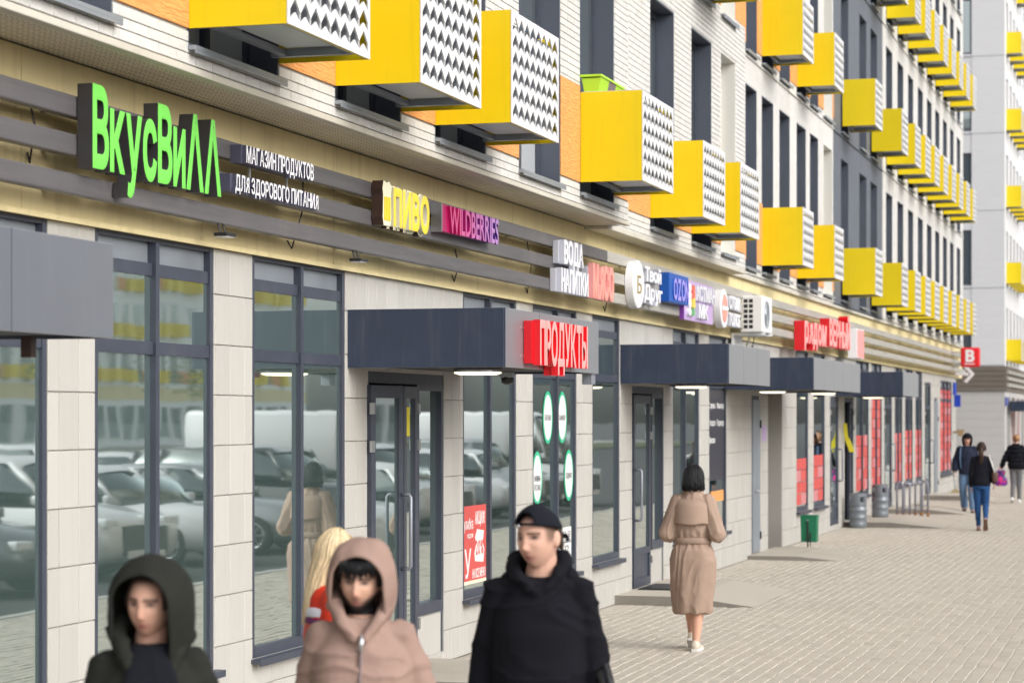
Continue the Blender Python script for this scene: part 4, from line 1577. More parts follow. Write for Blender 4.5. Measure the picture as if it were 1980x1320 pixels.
tag(om_.build('panel_field', 'orange_panel', B3), kind='stuff')
tag(dm_.build('shop_window_field', 'shop_glass', B3), kind='stuff')
MB().box(-.05, 0, 6, 170, 3.2, 4.1).build('sign_band', 'plaster_yellow', B3)
pv2 = MB().box(36, 62, -40, 190, -0.15, 0.0).build('far_pavement', 'concrete')
tag(pv2, kind='structure')
lawn = MB().box(30, 36, -40, 190, -0.15, -0.05).build('lawn', 'soil')
tag(lawn, kind='structure')

mat('car_white', (0.70, 0.71, 0.72), .28, coat=.6)
mat('car_silver', (0.34, 0.35, 0.36), .3, metal=.5, coat=.6)
mat('car_red', (0.42, 0.03, 0.02), .28, coat=.6)
mat('car_black', (0.012, 0.013, 0.016), .22, coat=.8)
mat('car_grey', (0.16, 0.17, 0.18), .3, metal=.4, coat=.6)
mat('tyre', (0.02, 0.02, 0.02), .8)
mat('headlight', (0.75, 0.78, 0.8), .1)
mat('taillight', (0.5, 0.01, 0.01), .2)


def car(kind, paint, x, y, rz, label):
    """nose towards +x in its own frame; lofted body, glasshouse, wheels, lamps"""
    r = tag(empty('parked_car' if kind != 'van' else 'parked_van', (x, y, -.13), rz), label, 'car' if kind != 'van' else 'van')
    L_ = {'sedan': 4.5, 'hatch': 4.1, 'suv': 4.5, 'van': 5.2}[kind]
    hw = {'sedan': .88, 'hatch': .86, 'suv': .92, 'van': .98}[kind]
    top = {'sedan': 1.46, 'hatch': 1.50, 'suv': 1.70, 'van': 2.35}[kind]
    belt = {'sedan': .92, 'hatch': .94, 'suv': 1.05, 'van': 1.2}[kind]
    hood = {'sedan': .82, 'hatch': .86, 'suv': 1.0, 'van': 1.05}[kind]
    # body: stations along x: (x, half width, bottom, top)
    st = [(-.5, .80, .42, belt - .12), (-.485, .90, .32, belt - .02), (-.44, .97, .24, belt), (-.30, 1, .2, belt + .01), (0, 1, .2, belt), (.16, 1, .2, belt - .02), (.25, .99, .2, hood + .06),
          (.36, .96, .2, hood), (.45, .90, .24, hood - .10), (.49, .80, .32, hood - .22), (.5, .72, .40, hood - .30)]
    rings = []
    for (u, wv_, b0, t0) in st:
        w2 = hw * wv_
        xx = u * L_
        rings.append([(xx, -w2 * .86, b0), (xx, -w2 * .98, b0 + .10), (xx, -w2, (b0 + t0) / 2), (xx, -w2 * .97, t0 - .06), (xx, -w2 * .90, t0), (xx, 0, t0 + .03),
                      (xx, w2 * .90, t0), (xx, w2 * .97, t0 - .06), (xx, w2, (b0 + t0) / 2), (xx, w2 * .98, b0 + .10), (xx, w2 * .86, b0), (xx, 0, b0)])
    MB().ring_loft(rings).build('body', paint, r, True)
    rear = {'sedan': (-.36, -.20), 'hatch': (-.47, -.38), 'suv': (-.48, -.41), 'van': (-.495, -.48)}[kind]
    fro = {'sedan': (.06, .22), 'hatch': (.08, .25), 'suv': (.08, .24), 'van': (.26, .38)}[kind]

    def cabin(inset, zt, grow=0):
        a0, a1, b1, b0 = rear[0] * L_ - grow, rear[1] * L_ - grow * .5, fro[0] * L_ + grow * .5, fro[1] * L_ + grow
        rg = []
        for (u0, u1, z, ww) in ((a0, b0, belt - .03, .93), ((a0 + a1) / 2, (b0 + b1) / 2, (belt + zt) / 2, .88), (a1 + .02, b1 - .02, zt - .06, .78), (a1 + .12, b1 - .12, zt, .66)):
            w2 = hw * ww - inset
            rg.append([(u0, -w2 * .9, z), (u0 + .15, -w2, z), (u1 - .25, -w2, z), (u1, -w2 * .8, z), (u1 + .03, 0, z), (u1, w2 * .8, z), (u1 - .25, w2, z), (u0 + .15, w2, z), (u0, w2 * .9, z), (u0 - .02, 0, z)])
        return MB().ring_loft(rg)
    cabin(.0, top - .012).build('glasshouse', 'car_glass', r, True)
    # roof and pillars
    m = MB()
    a1, b1 = rear[1] * L_, fro[0] * L_
    rw = hw * .78
    rg = []
    for (u, z, ww) in ((a1 - .05, top - .09, .9), (a1 + .10, top - .005, .98), ((a1 + b1) / 2, top + .02, 1), (b1 - .12, top - .005, .98), (b1 + .06, top - .09, .9)):
        rg.append([(u, -rw * ww, z - .07), (u, -rw * ww * .96, z - .02), (u, -rw * .5, z + .012), (u, rw * .5, z + .012), (u, rw * ww * .96, z - .02), (u, rw * ww, z - .07)])
    m.ring_loft(rg, cap=False, closed=False)
    for s_ in (-1, 1):
        for (p, q) in (((rear[0] * L_ + .12, s_ * hw * .93, belt), (a1 + .03, s_ * rw, top - .06)), ((fro[1] * L_ - .20, s_ * hw * .93, belt), (b1 - .05, s_ * rw, top - .06)), (((a1 + b1) / 2, s_ * hw * .945, belt), ((a1 + b1) / 2, s_ * rw * 1.01, top - .05))):
            m.tube([p, q], .04, 6)
    m.build('roof', paint, r, True)
    if kind == 'van':
        MB().bbox(rear[0] * L_ + .02, .10 * L_, -hw * .95, hw * .95, belt - .02, top + .02, .09).build('cargo_shell', paint, r, True)
    for sx in (-.30, .31):
        for s_ in (-1, 1):
            wv2 = MB()
            n = 24
            yy = s_ * (hw - .10)
            prof = [(.20, -.10), (.29, -.10), (.315, -.07), (.315, .07), (.29, .10), (.20, .10)]
            rgs = [[(sx * L_ + rr * math.cos(2 * math.pi * k / n), yy + dd, .315 + rr * math.sin(2 * math.pi * k / n)) for k in range(n)] for rr, dd in prof]
            e = wv2.ring_loft(rgs).build('wheel', 'tyre', r, True)
            rim = MB()
            for k in range(7):
                a = 2 * math.pi * k / 7
                rim.tube([(sx * L_, yy + s_ * .104, .315), (sx * L_ + .19 * math.cos(a), yy + s_ * .104, .315 + .19 * math.sin(a))], .022, 5)
            rim.tube([(sx * L_ + .195 * math.cos(q), yy + s_ * .102, .315 + .195 * math.sin(q)) for q in [2 * math.pi * i / 20 for i in range(21)]], .012, 5, cap=False)
            rim.build('rim', 'steel', e)
    for s_ in (-1, 1):
        MB().bbox(.445 * L_, .492 * L_, min(s_ * hw * .45, s_ * hw * .82), max(s_ * hw * .45, s_ * hw * .82), hood - .27, hood - .13, .03).build('headlight', 'headlight', r, True)
        MB().bbox(-.503 * L_, -.46 * L_, min(s_ * hw * .55, s_ * hw * .88), max(s_ * hw * .55, s_ * hw * .88), belt - .26, belt - .10, .03).build('taillight', 'taillight', r, True)
        MB().bbox(fro[1] * L_ - .32, fro[1] * L_ - .20, min(s_ * (hw + .01), s_ * (hw + .18)), max(s_ * (hw + .01), s_ * (hw + .18)), belt + .01, belt + .14, .03).build('mirror', paint, r, True)
    MB().bbox(.485 * L_, .506 * L_, -hw * .4, hw * .4, .36, hood - .25, .01).build('grille', 'black_plastic', r)
    MB().box(.505 * L_, .509 * L_, -.26, .26, .30, .41).build('number_plate', 'white_paint', r)
    return r


cars = [('sedan', 'car_white', 8.6, 15.5, 186, 'white saloon car parked nose to the pavement, reflected in the shop windows'),
        ('hatch', 'car_silver', 8.5, 19.2, 183, 'silver hatchback parked nose to the pavement between white cars'),
        ('sedan', 'car_white', 8.7, 22.6, 4, 'white saloon car parked tail to the pavement'),
        ('hatch', 'car_grey', 8.5, 25.8, 181, 'dark grey hatchback parked nose to the pavement'),
        ('suv', 'car_white', 8.7, 29.0, 180, 'white off-road car parked nose to the pavement past the grey hatchback'),
        ('hatch', 'car_white', 8.6, 32.2, 183, 'white hatchback parked between the white off-road car and the silver saloon'),
        ('sedan', 'car_silver', 8.7, 35.4, 178, 'silver saloon car parked nose to the pavement past the two white cars'),
        ('suv', 'car_black', 8.7, 38.6, 181, 'black off-road car parked nose to the pavement'),
        ('van', 'car_white', 9.0, 42.0, 180, 'white delivery van parked nose to the pavement'),
        ('sedan', 'car_grey', 8.7, 45.4, 182, 'grey saloon car parked past the white van'),
        ('hatch', 'car_white', 8.6, 48.8, 180, 'white hatchback parked between grey and silver cars'),
        ('suv', 'car_silver', 8.7, 52.2, 179, 'silver off-road car parked nose to the pavement'),
        ('van', 'car_white', 9.0, 56.0, 181, 'tall white van parked far along the front row'),
        ('sedan', 'car_white', 21.6, 27, 90, 'white saloon car standing by the far lawn'),
        ('suv', 'car_red', 21.7, 34, 92, 'red off-road car standing by the far lawn'),
        ('sedan', 'car_silver', 21.6, 44, 88, 'silver saloon car standing by the far lawn'),
        ('hatch', 'car_silver', 21.6, 52, 90, 'silver hatchback standing by the far lawn'),
        ('sedan', 'car_white', 14.4, 18.0, -3, 'parked white saloon, first along the middle row of the car park'),
        ('hatch', 'car_red', 14.4, 21.1, -3, 'parked red hatchback, second along the middle row of the car park'),
        ('suv', 'car_white', 14.4, 24.3, 181, 'parked white off-road car, third along the middle row of the car park'),
        ('hatch', 'car_white', 14.4, 27.4, 178, 'parked white hatchback, fourth along the middle row of the car park'),
        ('sedan', 'car_grey', 14.4, 30.6, 2, 'parked grey saloon, fifth along the middle row of the car park'),
        ('sedan', 'car_silver', 14.4, 33.8, 2, 'parked silver saloon, sixth along the middle row of the car park'),
        ('hatch', 'car_silver', 14.4, 36.9, 178, 'parked silver hatchback, seventh along the middle row of the car park'),
        ('suv', 'car_white', 14.4, 40.0, 181, 'parked white off-road car, eighth along the middle row of the car park'),
        ('hatch', 'car_white', 14.4, 43.2, -3, 'parked white hatchback, ninth along the middle row of the car park'),
        ('sedan', 'car_red', 14.4, 46.3, -3, 'parked red saloon, tenth along the middle row of the car park'),
        ('sedan', 'car_white', 14.4, 49.5, 178, 'parked white saloon, eleventh along the middle row of the car park'),
        ('hatch', 'car_white', 14.4, 52.6, 178, 'parked white hatchback, twelfth along the middle row of the car park'),
        ('suv', 'car_grey', 14.4, 55.8, 178, 'parked grey off-road car, thirteenth along the middle row of the car park')]
for a in cars:
    car(a[0], a[1], a[2] + 1.1, a[3], R(a[4]), a[5])

# trees in front of the block across the street
mat('bark', (0.10, 0.075, 0.055), .9, var=.2)
mat('leaf', (0.075, 0.12, 0.035), .7, var=.3, vscale=5, island=.3)


def tree(x, y, h_, seed, label):
    rnd = random.Random(seed)
    r = tag(empty('young_tree', (x, y, -.05)), label, 'tree', 'young trees on the strip across the car park')
    m = MB()
    m.tube([(0, 0, 0), (.05, .02, h_ * .35), (-.03, .05, h_ * .7), (.0, .0, h_ * .95)], [.12, .09, .05, .015], 8)
    tips = []
    for k in range(16):
        z = h_ * (.35 + .5 * k / 16)
        a = rnd.uniform(0, 6.28)
        l = h_ * .26 * (1.15 - k / 18)
        t = (l * math.cos(a), l * math.sin(a), z + l * .7)
        m.tube([(0, 0, z), (t[0] * .5, t[1] * .5, z + l * .25), t], [.03, .02, .008], 5)
        tips.append(t)
        tips.append((t[0] * .6, t[1] * .6, z + l * .4))
    m.build('trunk', 'bark', r, True)
    lf = MB()
    for t in tips:
        for _ in range(45):
            p = Vector(t) + Vector((rnd.gauss(0, .33), rnd.gauss(0, .33), rnd.gauss(0, .33)))
            u = Vector((rnd.gauss(0, 1), rnd.gauss(0, 1), rnd.gauss(0, 1))).normalized() * .09
            v = u.cross(Vector((rnd.gauss(0, 1), rnd.gauss(0, 1), rnd.gauss(0, 1)))).normalized() * .05
            lf.add([p - u, p + v, p + u, p - v], [(0, 1, 2, 3)])
    tag(lf.build('crown', 'leaf', r), kind='stuff')


for i, y in enumerate((24, 36, 47, 60, 74, 90)):
    tree(33 + (i % 2) * .6, y, 5.2 + (i * 7 % 3) * .7, i + 3, 'slender young tree with thin spring leaves on the strip across the car park')
# ================================================================== people
mat('skin_legs', (0.60, 0.34, 0.24), .5)


def fabric(name, col, rough=.9, bump=.25, bscale=300, var=.06, sheen=.0, **kw):
    return mat(name, col, rough, var=var, vscale=6, bump=bump, bscale=bscale, sheen=sheen, spec=.12, **kw)


def colour_attr_mat(name, rough=.62):
    m = bpy.data.materials.new(name)
    m.use_nodes = True
    N, L = m.node_tree.nodes, m.node_tree.links
    p = N['Principled BSDF']
    a = N.new('ShaderNodeAttribute')
    a.attribute_name = 'Col'
    L.new(a.outputs['Color'], p.inputs['Base Color'])
    p.inputs['Roughness'].default_value = rough
    p.inputs['Subsurface Weight'].default_value = .08
    p.inputs['Subsurface Radius'].default_value = (.01, .004, .002)
    p.inputs['Specular IOR Level'].default_value = .35
    M[name] = m


colour_attr_mat('skin')
fabric('cloth_black', (0.008, 0.008, 0.0115))
fabric('cloth_olive', (0.021, 0.022, 0.019))
fabric('cloth_dark', (0.009, 0.010, 0.014))
fabric('cloth_pink', (0.31, 0.21, 0.175), bump=.2)
fabric('cloth_beige', (0.345, 0.25, 0.195), rough=.75, bump=.1, bscale=500)
fabric('cloth_navy', (0.022, 0.028, 0.05))
fabric('cloth_black_blue', (0.011, 0.012, 0.018))
fabric('denim_light', (0.13, 0.22, 0.36))
fabric('denim_blue', (0.025, 0.075, 0.20))
fabric('grey_leggings', (0.17, 0.17, 0.185))
fabric('jacket_red', (0.62, 0.045, 0.02), rough=.5)
fabric('jacket_white', (0.72, 0.73, 0.80), rough=.5)
fabric('jacket_purple', (0.13, 0.02, 0.11), rough=.5)
mat('shoe_beige', (0.60, 0.54, 0.44), .5)
mat('shoe_dark', (0.05, 0.045, 0.035), .6)
mat('shoe_white', (0.72, 0.72, 0.70), .5)
mat('shoe_rose', (0.45, 0.30, 0.28), .6)
mat('sole_brown', (0.16, 0.09, 0.06), .8)
mat('bag_brown', (0.10, 0.05, 0.035), .5)
for nm, c in (('hair_black', (0.008, 0.008, 0.010)), ('hair_brown', (0.035, 0.02, 0.013)), ('hair_blonde', (0.68, 0.54, 0.34)), ('hair_tan', (0.36, 0.20, 0.10))):
    mat(nm, c, .38, var=.25, vscale=90, stretch=(1, 1, .08), bump=.3, bscale=220, bstretch=(1, 1, .05), spec=.22, island=.18)


def capsule(m, p0, r0, p1, r1, n=14, k=4):
    p0, p1 = Vector(p0), Vector(p1)
    t = (p1 - p0)
    L_ = t.length
    t = t.normalized() if L_ > 1e-6 else Vector((0, 0, 1))
    up = Vector((0, 0, 1)) if abs(t.z) < .9 else Vector((1, 0, 0))
    u = t.cross(up).normalized()
    v = t.cross(u).normalized()
    rings = []
    for i in range(k + 1):
        a = math.pi / 2 * (1 - i / k)
        rings.append((p0 - t * (r0 * math.sin(a)), max(r0 * math.cos(a), r0 * .04)))
    for i in range(k + 1):
        a = math.pi / 2 * (i / k)
        rings.append((p1 + t * (r1 * math.sin(a)), max(r1 * math.cos(a), r1 * .04)))
    m.ring_loft([[c + (u * math.cos(2 * math.pi * j / n) - v * math.sin(2 * math.pi * j / n)) * r for j in range(n)] for c, r in rings])


def chain(m, pts, rs, n=14):
    for i in range(len(pts) - 1):
        capsule(m, pts[i], rs[i], pts[i + 1], rs[i + 1], n)


def ell_loft(m, rows, n=32):
    """rows: (z, rx, ry, x offset, y offset); superellipse rings"""
    rings = []
    for (z, rx, ry, ox, oy) in rows:
        r_ = []
        for j in range(n):
            a = 2 * math.pi * j / n
            c, s = math.cos(a), math.sin(a)
            r_.append((ox + rx * math.copysign(abs(c) ** .85, c), oy + ry * math.copysign(abs(s) ** .85, s), z))
        rings.append(r_)
    m.ring_loft(rings)


def remesh(m, voxel, it=4, fac=.5):
    me = m.mesh('tmp')
    o = bpy.data.objects.new('tmp', me)
    COL.objects.link(o)
    r = o.modifiers.new('r', 'REMESH')
    r.mode = 'VOXEL'
    r.voxel_size = voxel
    if it:
        s = o.modifiers.new('s', 'SMOOTH')
        s.factor = fac
        s.iterations = it
    bpy.context.view_layer.update()
    out = bpy.data.meshes.new_from_object(o.evaluated_get(bpy.context.evaluated_depsgraph_get()))
    bpy.data.objects.remove(o)
    bpy.data.meshes.remove(me)
    return out


def displace(me, fn):
    n = len(me.vertices)
    co = np.empty(n * 3)
    no = np.empty(n * 3)
    me.vertices.foreach_get('co', co)
    me.vertices.foreach_get('normal', no)
    co = co.reshape(-1, 3)
    no = no.reshape(-1, 3)
    d = np.array([fn(c, q) for c, q in zip(co, no)])
    me.vertices.foreach_set('co', (co + no * d[:, None]).ravel())
    me.update()


def folds(amp=.006, seed=0.0, sc=(7, 7, 12)):
    """cloth creases: ridged noise at two sizes, warped so that they run and fork"""
    def fn(c, q):
        v = Vector((c[0] * sc[0] + seed, c[1] * sc[1], c[2] * sc[2])) * .62
        w_ = noise.noise_vector(v * .6) * 1.3
        a = 1 - min(1, abs(noise.noise(v + w_)) * 1.9)
        b = 1 - min(1, abs(noise.noise((v + w_) * 2.1 + Vector((5, 3, 1)))) * 2.0)
        m_ = .5 + .5 * noise.noise(v * .5 + Vector((9, 2, 4)))
        return amp * ((a ** 3) * 1.9 * (.4 + m_) + .75 * b ** 3 * m_ - .7)
    return fn


def G(u, s):
    return math.exp(-(u / s) ** 2)


def head_shape(beard=0.0, female=False):
    """list of rings in head space: x right, y forward, z up, head about 0.235 tall"""
    nu, nv = 72, 56
    vs, fs = [], []
    for i in range(nv + 1):
        th = math.pi * i / nv
        for j in range(nu):
            ph = 2 * math.pi * j / nu
            dx, dy, dz = math.sin(th) * math.cos(ph), math.sin(th) * math.sin(ph), math.cos(th)
            x, y, z = .076 * dx, .097 * dy, .118 * dz
            if z < -.01:
                t = min(1, (-.01 - z) / .105)
                x *= 1 - .22 * t ** 1.4
                y *= (1 - .40 * t) if y < 0 else (1 - .04 * t)
            if y < 0 and z > -.02:
                y *= 1.06
            if dy > 0:
                ax = abs(x)
                f = 0
                f -= .0150 * G(ax - .031, .016) * G(z - .010, .011)
                f += .0065 * G(ax - .028, .024) * G(z - .030, .009)
                f += .013 * G(x, .0095) * (1 / (1 + math.exp(-(z + .040) / .006))) * (1 / (1 + math.exp((z - .016) / .008)))
                f += .013 * G(x, .011) * G(z + .031, .013)
                f += .005 * G(ax - .013, .006) * G(z + .037, .007)
                f += .006 * G(x, .022) * G(z + .060, .008) + .0065 * G(x, .018) * G(z + .074, .007) - .006 * G(x, .024) * G(z + .067, .0035)
                f += .009 * G(x, .020) * G(z + .099, .014)
                f += .004 * G(ax - .046, .018) * G(z + .020, .020)
                f += beard * .014 * G(z + .105, .03)
                y += f * (dy ** .5)
            vs.append((x, y, z))
    for i in range(nv):
        for j in range(nu):
            k = (j + 1) % nu
            fs.append((i * nu + j, (i + 1) * nu + j, (i + 1) * nu + k, i * nu + k))
    return vs, fs


def face_colour(p, tone, hair, beard, lip=(.42, .15, .13)):
    x, y, z = p
    ax = abs(x)
    c = np.array(tone, float)
    if y > 0:
        c = c * (1 + .05 * G(ax - .045, .02) * G(z + .03, .02))
        c[0] *= 1 + .10 * G(x, .016) * G(z + .03, .015)
        k = .85 * G(x, .021) * (G(z + .061, .0065) + G(z + .073, .0065))
        c = c * (1 - min(1, k)) + np.array(lip) * min(1, k)
        k = .8 * G(x, .022) * G(z + .067, .003)
        c = c * (1 - k) + np.array((.10, .03, .03)) * k
        if .010 < ax < .054:
            k = .95 * G(z - .028 + .12 * max(0, ax - .035), .0066)
            c = c * (1 - k) + np.array(hair) * k
        k = min(1, 1.4 * G(ax - .031, .0145) * G(z - .0105, .0068))
        c = c * (1 - k) + np.array((.05, .03, .025)) * k  # dark eye patches, with the shade under the brows put into the colour
        k = .3 * min(1, G(ax - .040, .005) * G(z - .009, .004) + G(ax - .022, .004) * G(z - .009, .003))
        c = c * (1 - k) + np.array((.42, .37, .34)) * k
        k = .5 * G(ax - .008, .004) * G(z + .044, .004)
        c = c * (1 - k) + np.array((.12, .04, .03)) * k  # nostrils: shade under the nose painted into the skin colour
    # scalp, temples and sideburns carry the hair's colour
    ks = 1 / (1 + math.exp((y - .030 - .25 * max(0, z - .06)) / .006)) / (1 + math.exp(-(z - .012) / .006))
    ks = max(ks, .9 / (1 + math.exp((y + .030) / .006)) / (1 + math.exp(-(z + .060) / .006)))
    ks = max(ks, .85 / (1 + math.exp((y - .046) / .005)) / (1 + math.exp(-(z + .012) / .006)) * (1 if ax > .050 else 0))
    ks = max(ks, 1 / (1 + math.exp(-(z - .082) / .005)))
    if ax > .0775 and z < .03 and y > -.035:
        ks = 0
    c = c * (1 - ks) + np.array(hair) * ks
    if beard:
        k = 0
        if y > -.02:
            k = 1 / (1 + math.exp((z + .068 - .75 * max(0, ax - .020)) / .005))
            k *= 1 - .9 * G(x, .018) * G(z + .070, .008)
            k = max(k, .75 * G(z + .052, .005) * G(x, .028))
        k = min(1, k * beard)
        c = c * (1 - k) + np.array(hair) * k
    return c


class Person:
    """skeleton in a frame with x to the person's right, y forward, z up; s scales a 1.75 m figure"""

    def __init__(s, label, x, y, yaw, height, z=0.0, hy=0, hp=0, hr=0, lean=0, tone=(.56, .33, .24), hair=(.02, .014, .01), beard=0.0, female=False, vox=.006):
        s.root = tag(empty('person', (x, y, z), R(yaw)), label, 'person')
        s.k = height / 1.75
        s.tone, s.hair, s.beard, s.vox = tone, hair, beard, vox
        s.headM = Matrix.Translation(Vector((0, .028, 1.614)) * s.k) @ Matrix.Rotation(R(hy), 4, 'Z') @ Matrix.Rotation(R(hp), 4, 'X') @ Matrix.Rotation(R(hr), 4, 'Y') @ Matrix.Scale(s.k, 4)
        fw = .88 if female else 1.0
        s.fw = fw
        s.J = {'hipR': (.085, 0, .92), 'hipL': (-.085, 0, .92), 'kneeR': (.095, .02, .50), 'kneeL': (-.095, .02, .50), 'ankR': (.095, -.02, .085), 'ankL': (-.095, -.02, .085),
               'shR': (.160 * fw, -.01, 1.40), 'shL': (-.160 * fw, -.01, 1.40), 'elR': (.215 * fw, -.03, 1.12), 'elL': (-.215 * fw, -.03, 1.12), 'wrR': (.225 * fw, .06, .885), 'wrL': (-.225 * fw, .06, .885)}

    def P(s, n):
        return Vector(s.J[n]) * s.k

    def hand(s, m, side):
        """palm, four bent fingers, thumb; pointing along the forearm"""
        w_, e = s.P('wr' + side), s.P('el' + side)
        d = (w_ - e).normalized()
        sg = 1 if side == 'R' else -1
        inn = Vector((-sg, 0, 0))
        fwd = d.cross(inn).normalized() * (1 if True else 1)
        if fwd.y < 0:
            fwd = -fwd
        k = s.k
        c = w_ + d * .05 * k
        for t in (-.027, -.009, .009, .027):
            capsule(m, w_ + fwd * t * .6 * k, .016 * k, w_ + d * .09 * k + fwd * t * k, .014 * k, 8, 2)
        for t, l in ((-.03, .060), (-.010, .078), (.010, .085), (.030, .075)):
            a = w_ + d * .092 * k + fwd * t * k
            b = a + (d * .9 + inn * .25) * l * .5 * k
            c2 = b + (d * .6 + inn * .75) * l * .5 * k
            capsule(m, a, .0095 * k, b, .009 * k, 8, 2)
            capsule(m, b, .009 * k, c2, .0075 * k, 8, 2)
        a = w_ + d * .03 * k + fwd * .03 * k
        b = a + (d * .6 + fwd * .6) * .045 * k
        c2 = b + (d * .85 + inn * .4) * .035 * k
        capsule(m, a, .012 * k, b, .011 * k, 8, 2)
        capsule(m, b, .011 * k, c2, .008 * k, 8, 2)

    def body(s, leg_r=(.07, .048, .034), hands=True):
        m = MB()
        vs, fs = head_shape(s.beard)
        m.add([s.headM @ Vector(v) for v in vs], fs)
        for sg in (-1, 1):       # ears
            ev = []
            for i in range(9):
                th = math.pi * i / 8
                ev.append([s.headM @ Vector((sg * (.076 + .013 * math.sin(th) * math.cos(q) + .003), -.010 + .020 * math.sin(th) * math.sin(q) - .006 * math.cos(th), -.004 + .033 * math.cos(th)))
                           for q in [2 * math.pi * j / 10 for j in range(10)]])
            m.ring_loft(ev)
        k = s.k
        nb = Vector((0, -.01, 1.44)) * k
        capsule(m, nb, .062 * k * (.88 if s.fw < 1 else 1), s.headM @ Vector((0, -.022, -.075)), .056 * k * (.88 if s.fw < 1 else 1))
        ell_loft(m, [(z * k, rx * k * s.fw, ry * k, 0, 0) for z, rx, ry in ((.90, .15, .10), (1.0, .14, .09), (1.2, .155, .095), (1.35, .16, .095), (1.44, .11, .07))], 20)
        for sd in 'RL':
            chain(m, [s.P('sh' + sd), s.P('el' + sd), s.P('wr' + sd)], [.05 * k, .04 * k, .028 * k])
            if hands:
                s.hand(m, sd)
            chain(m, [s.P('hip' + sd), s.P('knee' + sd), s.P('knee' + sd) * .62 + s.P('ank' + sd) * .38, s.P('ank' + sd)], [leg_r[0] * k, leg_r[1] * k, leg_r[1] * 1.08 * k, leg_r[2] * k])
            capsule(m, s.P('ank' + sd) + Vector((0, -.02, -.035)) * k, .033 * k, s.P('ank' + sd) + Vector((0, .13, -.05)) * k, .026 * k)
        me = remesh(m, s.vox, 2, .4)
        inv = s.headM.inverted()
        ca = me.color_attributes.new('Col', 'FLOAT_COLOR', 'POINT')
        cols = np.ones((len(me.vertices), 4))
        zmin = (s.headM @ Vector((0, 0, -.13))).z
        for i, v in enumerate(me.vertices):
            if v.co.z > zmin:
                cols[i, :3] = face_colour(inv @ v.co, s.tone, s.hair, s.beard)
            else:
                cols[i, :3] = s.tone
        ca.data.foreach_set('color', cols.ravel())
        return obj('body', me, 'skin', s.root, True)

    def cloth(s, name, m, matn, vox=.009, it=6, amp=.004, seed=0., extra=None, sc=(7, 7, 12)):
        me = remesh(m, vox, it)
        fn = folds(amp, seed, sc)
        displace(me, (lambda c, q: fn(c, q) + extra(c, q)) if extra else fn)
        return obj(name, me, matn, s.root, True)

    def top(s, name, matn, rows, arm=(.085, .072, .062, .05), collar=None, amp=.004, seed=0., vox=.009, extra=None, cuff=True, extra_geo=None, sc=(7, 7, 12)):
        """sweatshirt or jacket: rows (z, rx, ry, oy) for the trunk, arm radii shoulder, elbow, wrist, cuff"""
        k = s.k
        m = MB()
        ell_loft(m, [(z * k, rx * k, ry * k, 0, oy * k) for z, rx, ry, oy in rows])
        for sd in 'RL':
            sh, el, wr = s.P('sh' + sd), s.P('el' + sd), s.P('wr' + sd)
            mid = (el + wr) / 2
            inn = Vector((-.05 if sd == 'R' else .05, 0, -.01)) * k
            chain(m, [sh + inn, sh, (sh + el) / 2, el, mid, el.lerp(wr, .86)], [arm[0] * k, arm[0] * k, (arm[0] + arm[1]) / 2 * k, arm[1] * k, arm[1] * k * .98, arm[2] * k])
            if cuff:
                capsule(m, el.lerp(wr, .9), arm[3] * k, el.lerp(wr, 1.04), arm[3] * k * .95)
        if collar:
            for (pts, rs) in collar:
                chain(m, [Vector(p) * k for p in pts], [r * k for r in rs])
        if extra_geo:
            extra_geo(m)
        return s.cloth(name, m, matn, vox, 6, amp, seed, extra, sc)

    def trousers(s, matn, r=(.098, .078, .066), amp=.004, seed=3.0, vox=.011):
        k = s.k
        m = MB()
        ell_loft(m, [(z * k, rx * k * s.fw, ry * k, 0, -.005) for z, rx, ry in ((.82, .14, .11), (.90, .165, .12), (.97, .16, .115), (1.03, .15, .105))], 24)
        for sd in 'RL':
            h, kn, an = s.P('hip' + sd), s.P('knee' + sd), s.P('ank' + sd)
            chain(m, [h, h.lerp(kn, .5), kn, kn.lerp(an, .5), an + (kn - an).normalized() * .02 * k], [r[0] * k, (r[0] + r[1]) / 2 * k, r[1] * k, (r[1] + r[2]) / 2 * k, r[2] * k])
        return s.cloth('trousers', m, matn, vox, 5, amp, seed, sc=(9, 9, 14))

    def shoes(s, matn, sole='shoe_white', pitch=None):
        k = s.k
        for sd in 'RL':
            an = s.P('ank' + sd)
            pt = (pitch or {}).get(sd, 0)
            T = Matrix.Translation(an) @ Matrix.Rotation(R(pt), 4, 'X') @ Matrix.Scale(k, 4)
            m = MB()
            rings = []
            for (y, w_, t, b) in ((-.075, .028, -.02, -.078), (-.06, .036, .01, -.08), (-.02, .038, .02, -.08), (.04, .040, -.012, -.08), (.10, .046, -.034, -.08), (.15, .044, -.045, -.078), (.185, .032, -.052, -.075), (.20, .014, -.058, -.072)):
                rings.append([T @ Vector((w_ * math.cos(q) * (1 if math.sin(q) > -.2 else .92), y, (t + b) / 2 + (t - b) / 2 * math.copysign(abs(math.sin(q)) ** .7, math.sin(q)))) for q in [2 * math.pi * j / 16 for j in range(16)]])
            m.ring_loft(rings)
            o = m.build('shoe', matn, s.root, True)
            m = MB()
            rings = []
            for (y, w_) in ((-.078, .030), (-.06, .039), (.04, .041), (.11, .048), (.16, .045), (.195, .028)):
                rings.append([T @ Vector(p) for p in ((-w_, y, -.085), (w_, y, -.085), (w_ * 1.01, y, -.062), (-w_ * 1.01, y, -.062))])
            m.ring_loft(rings)
            m.build('sole', sole, o)

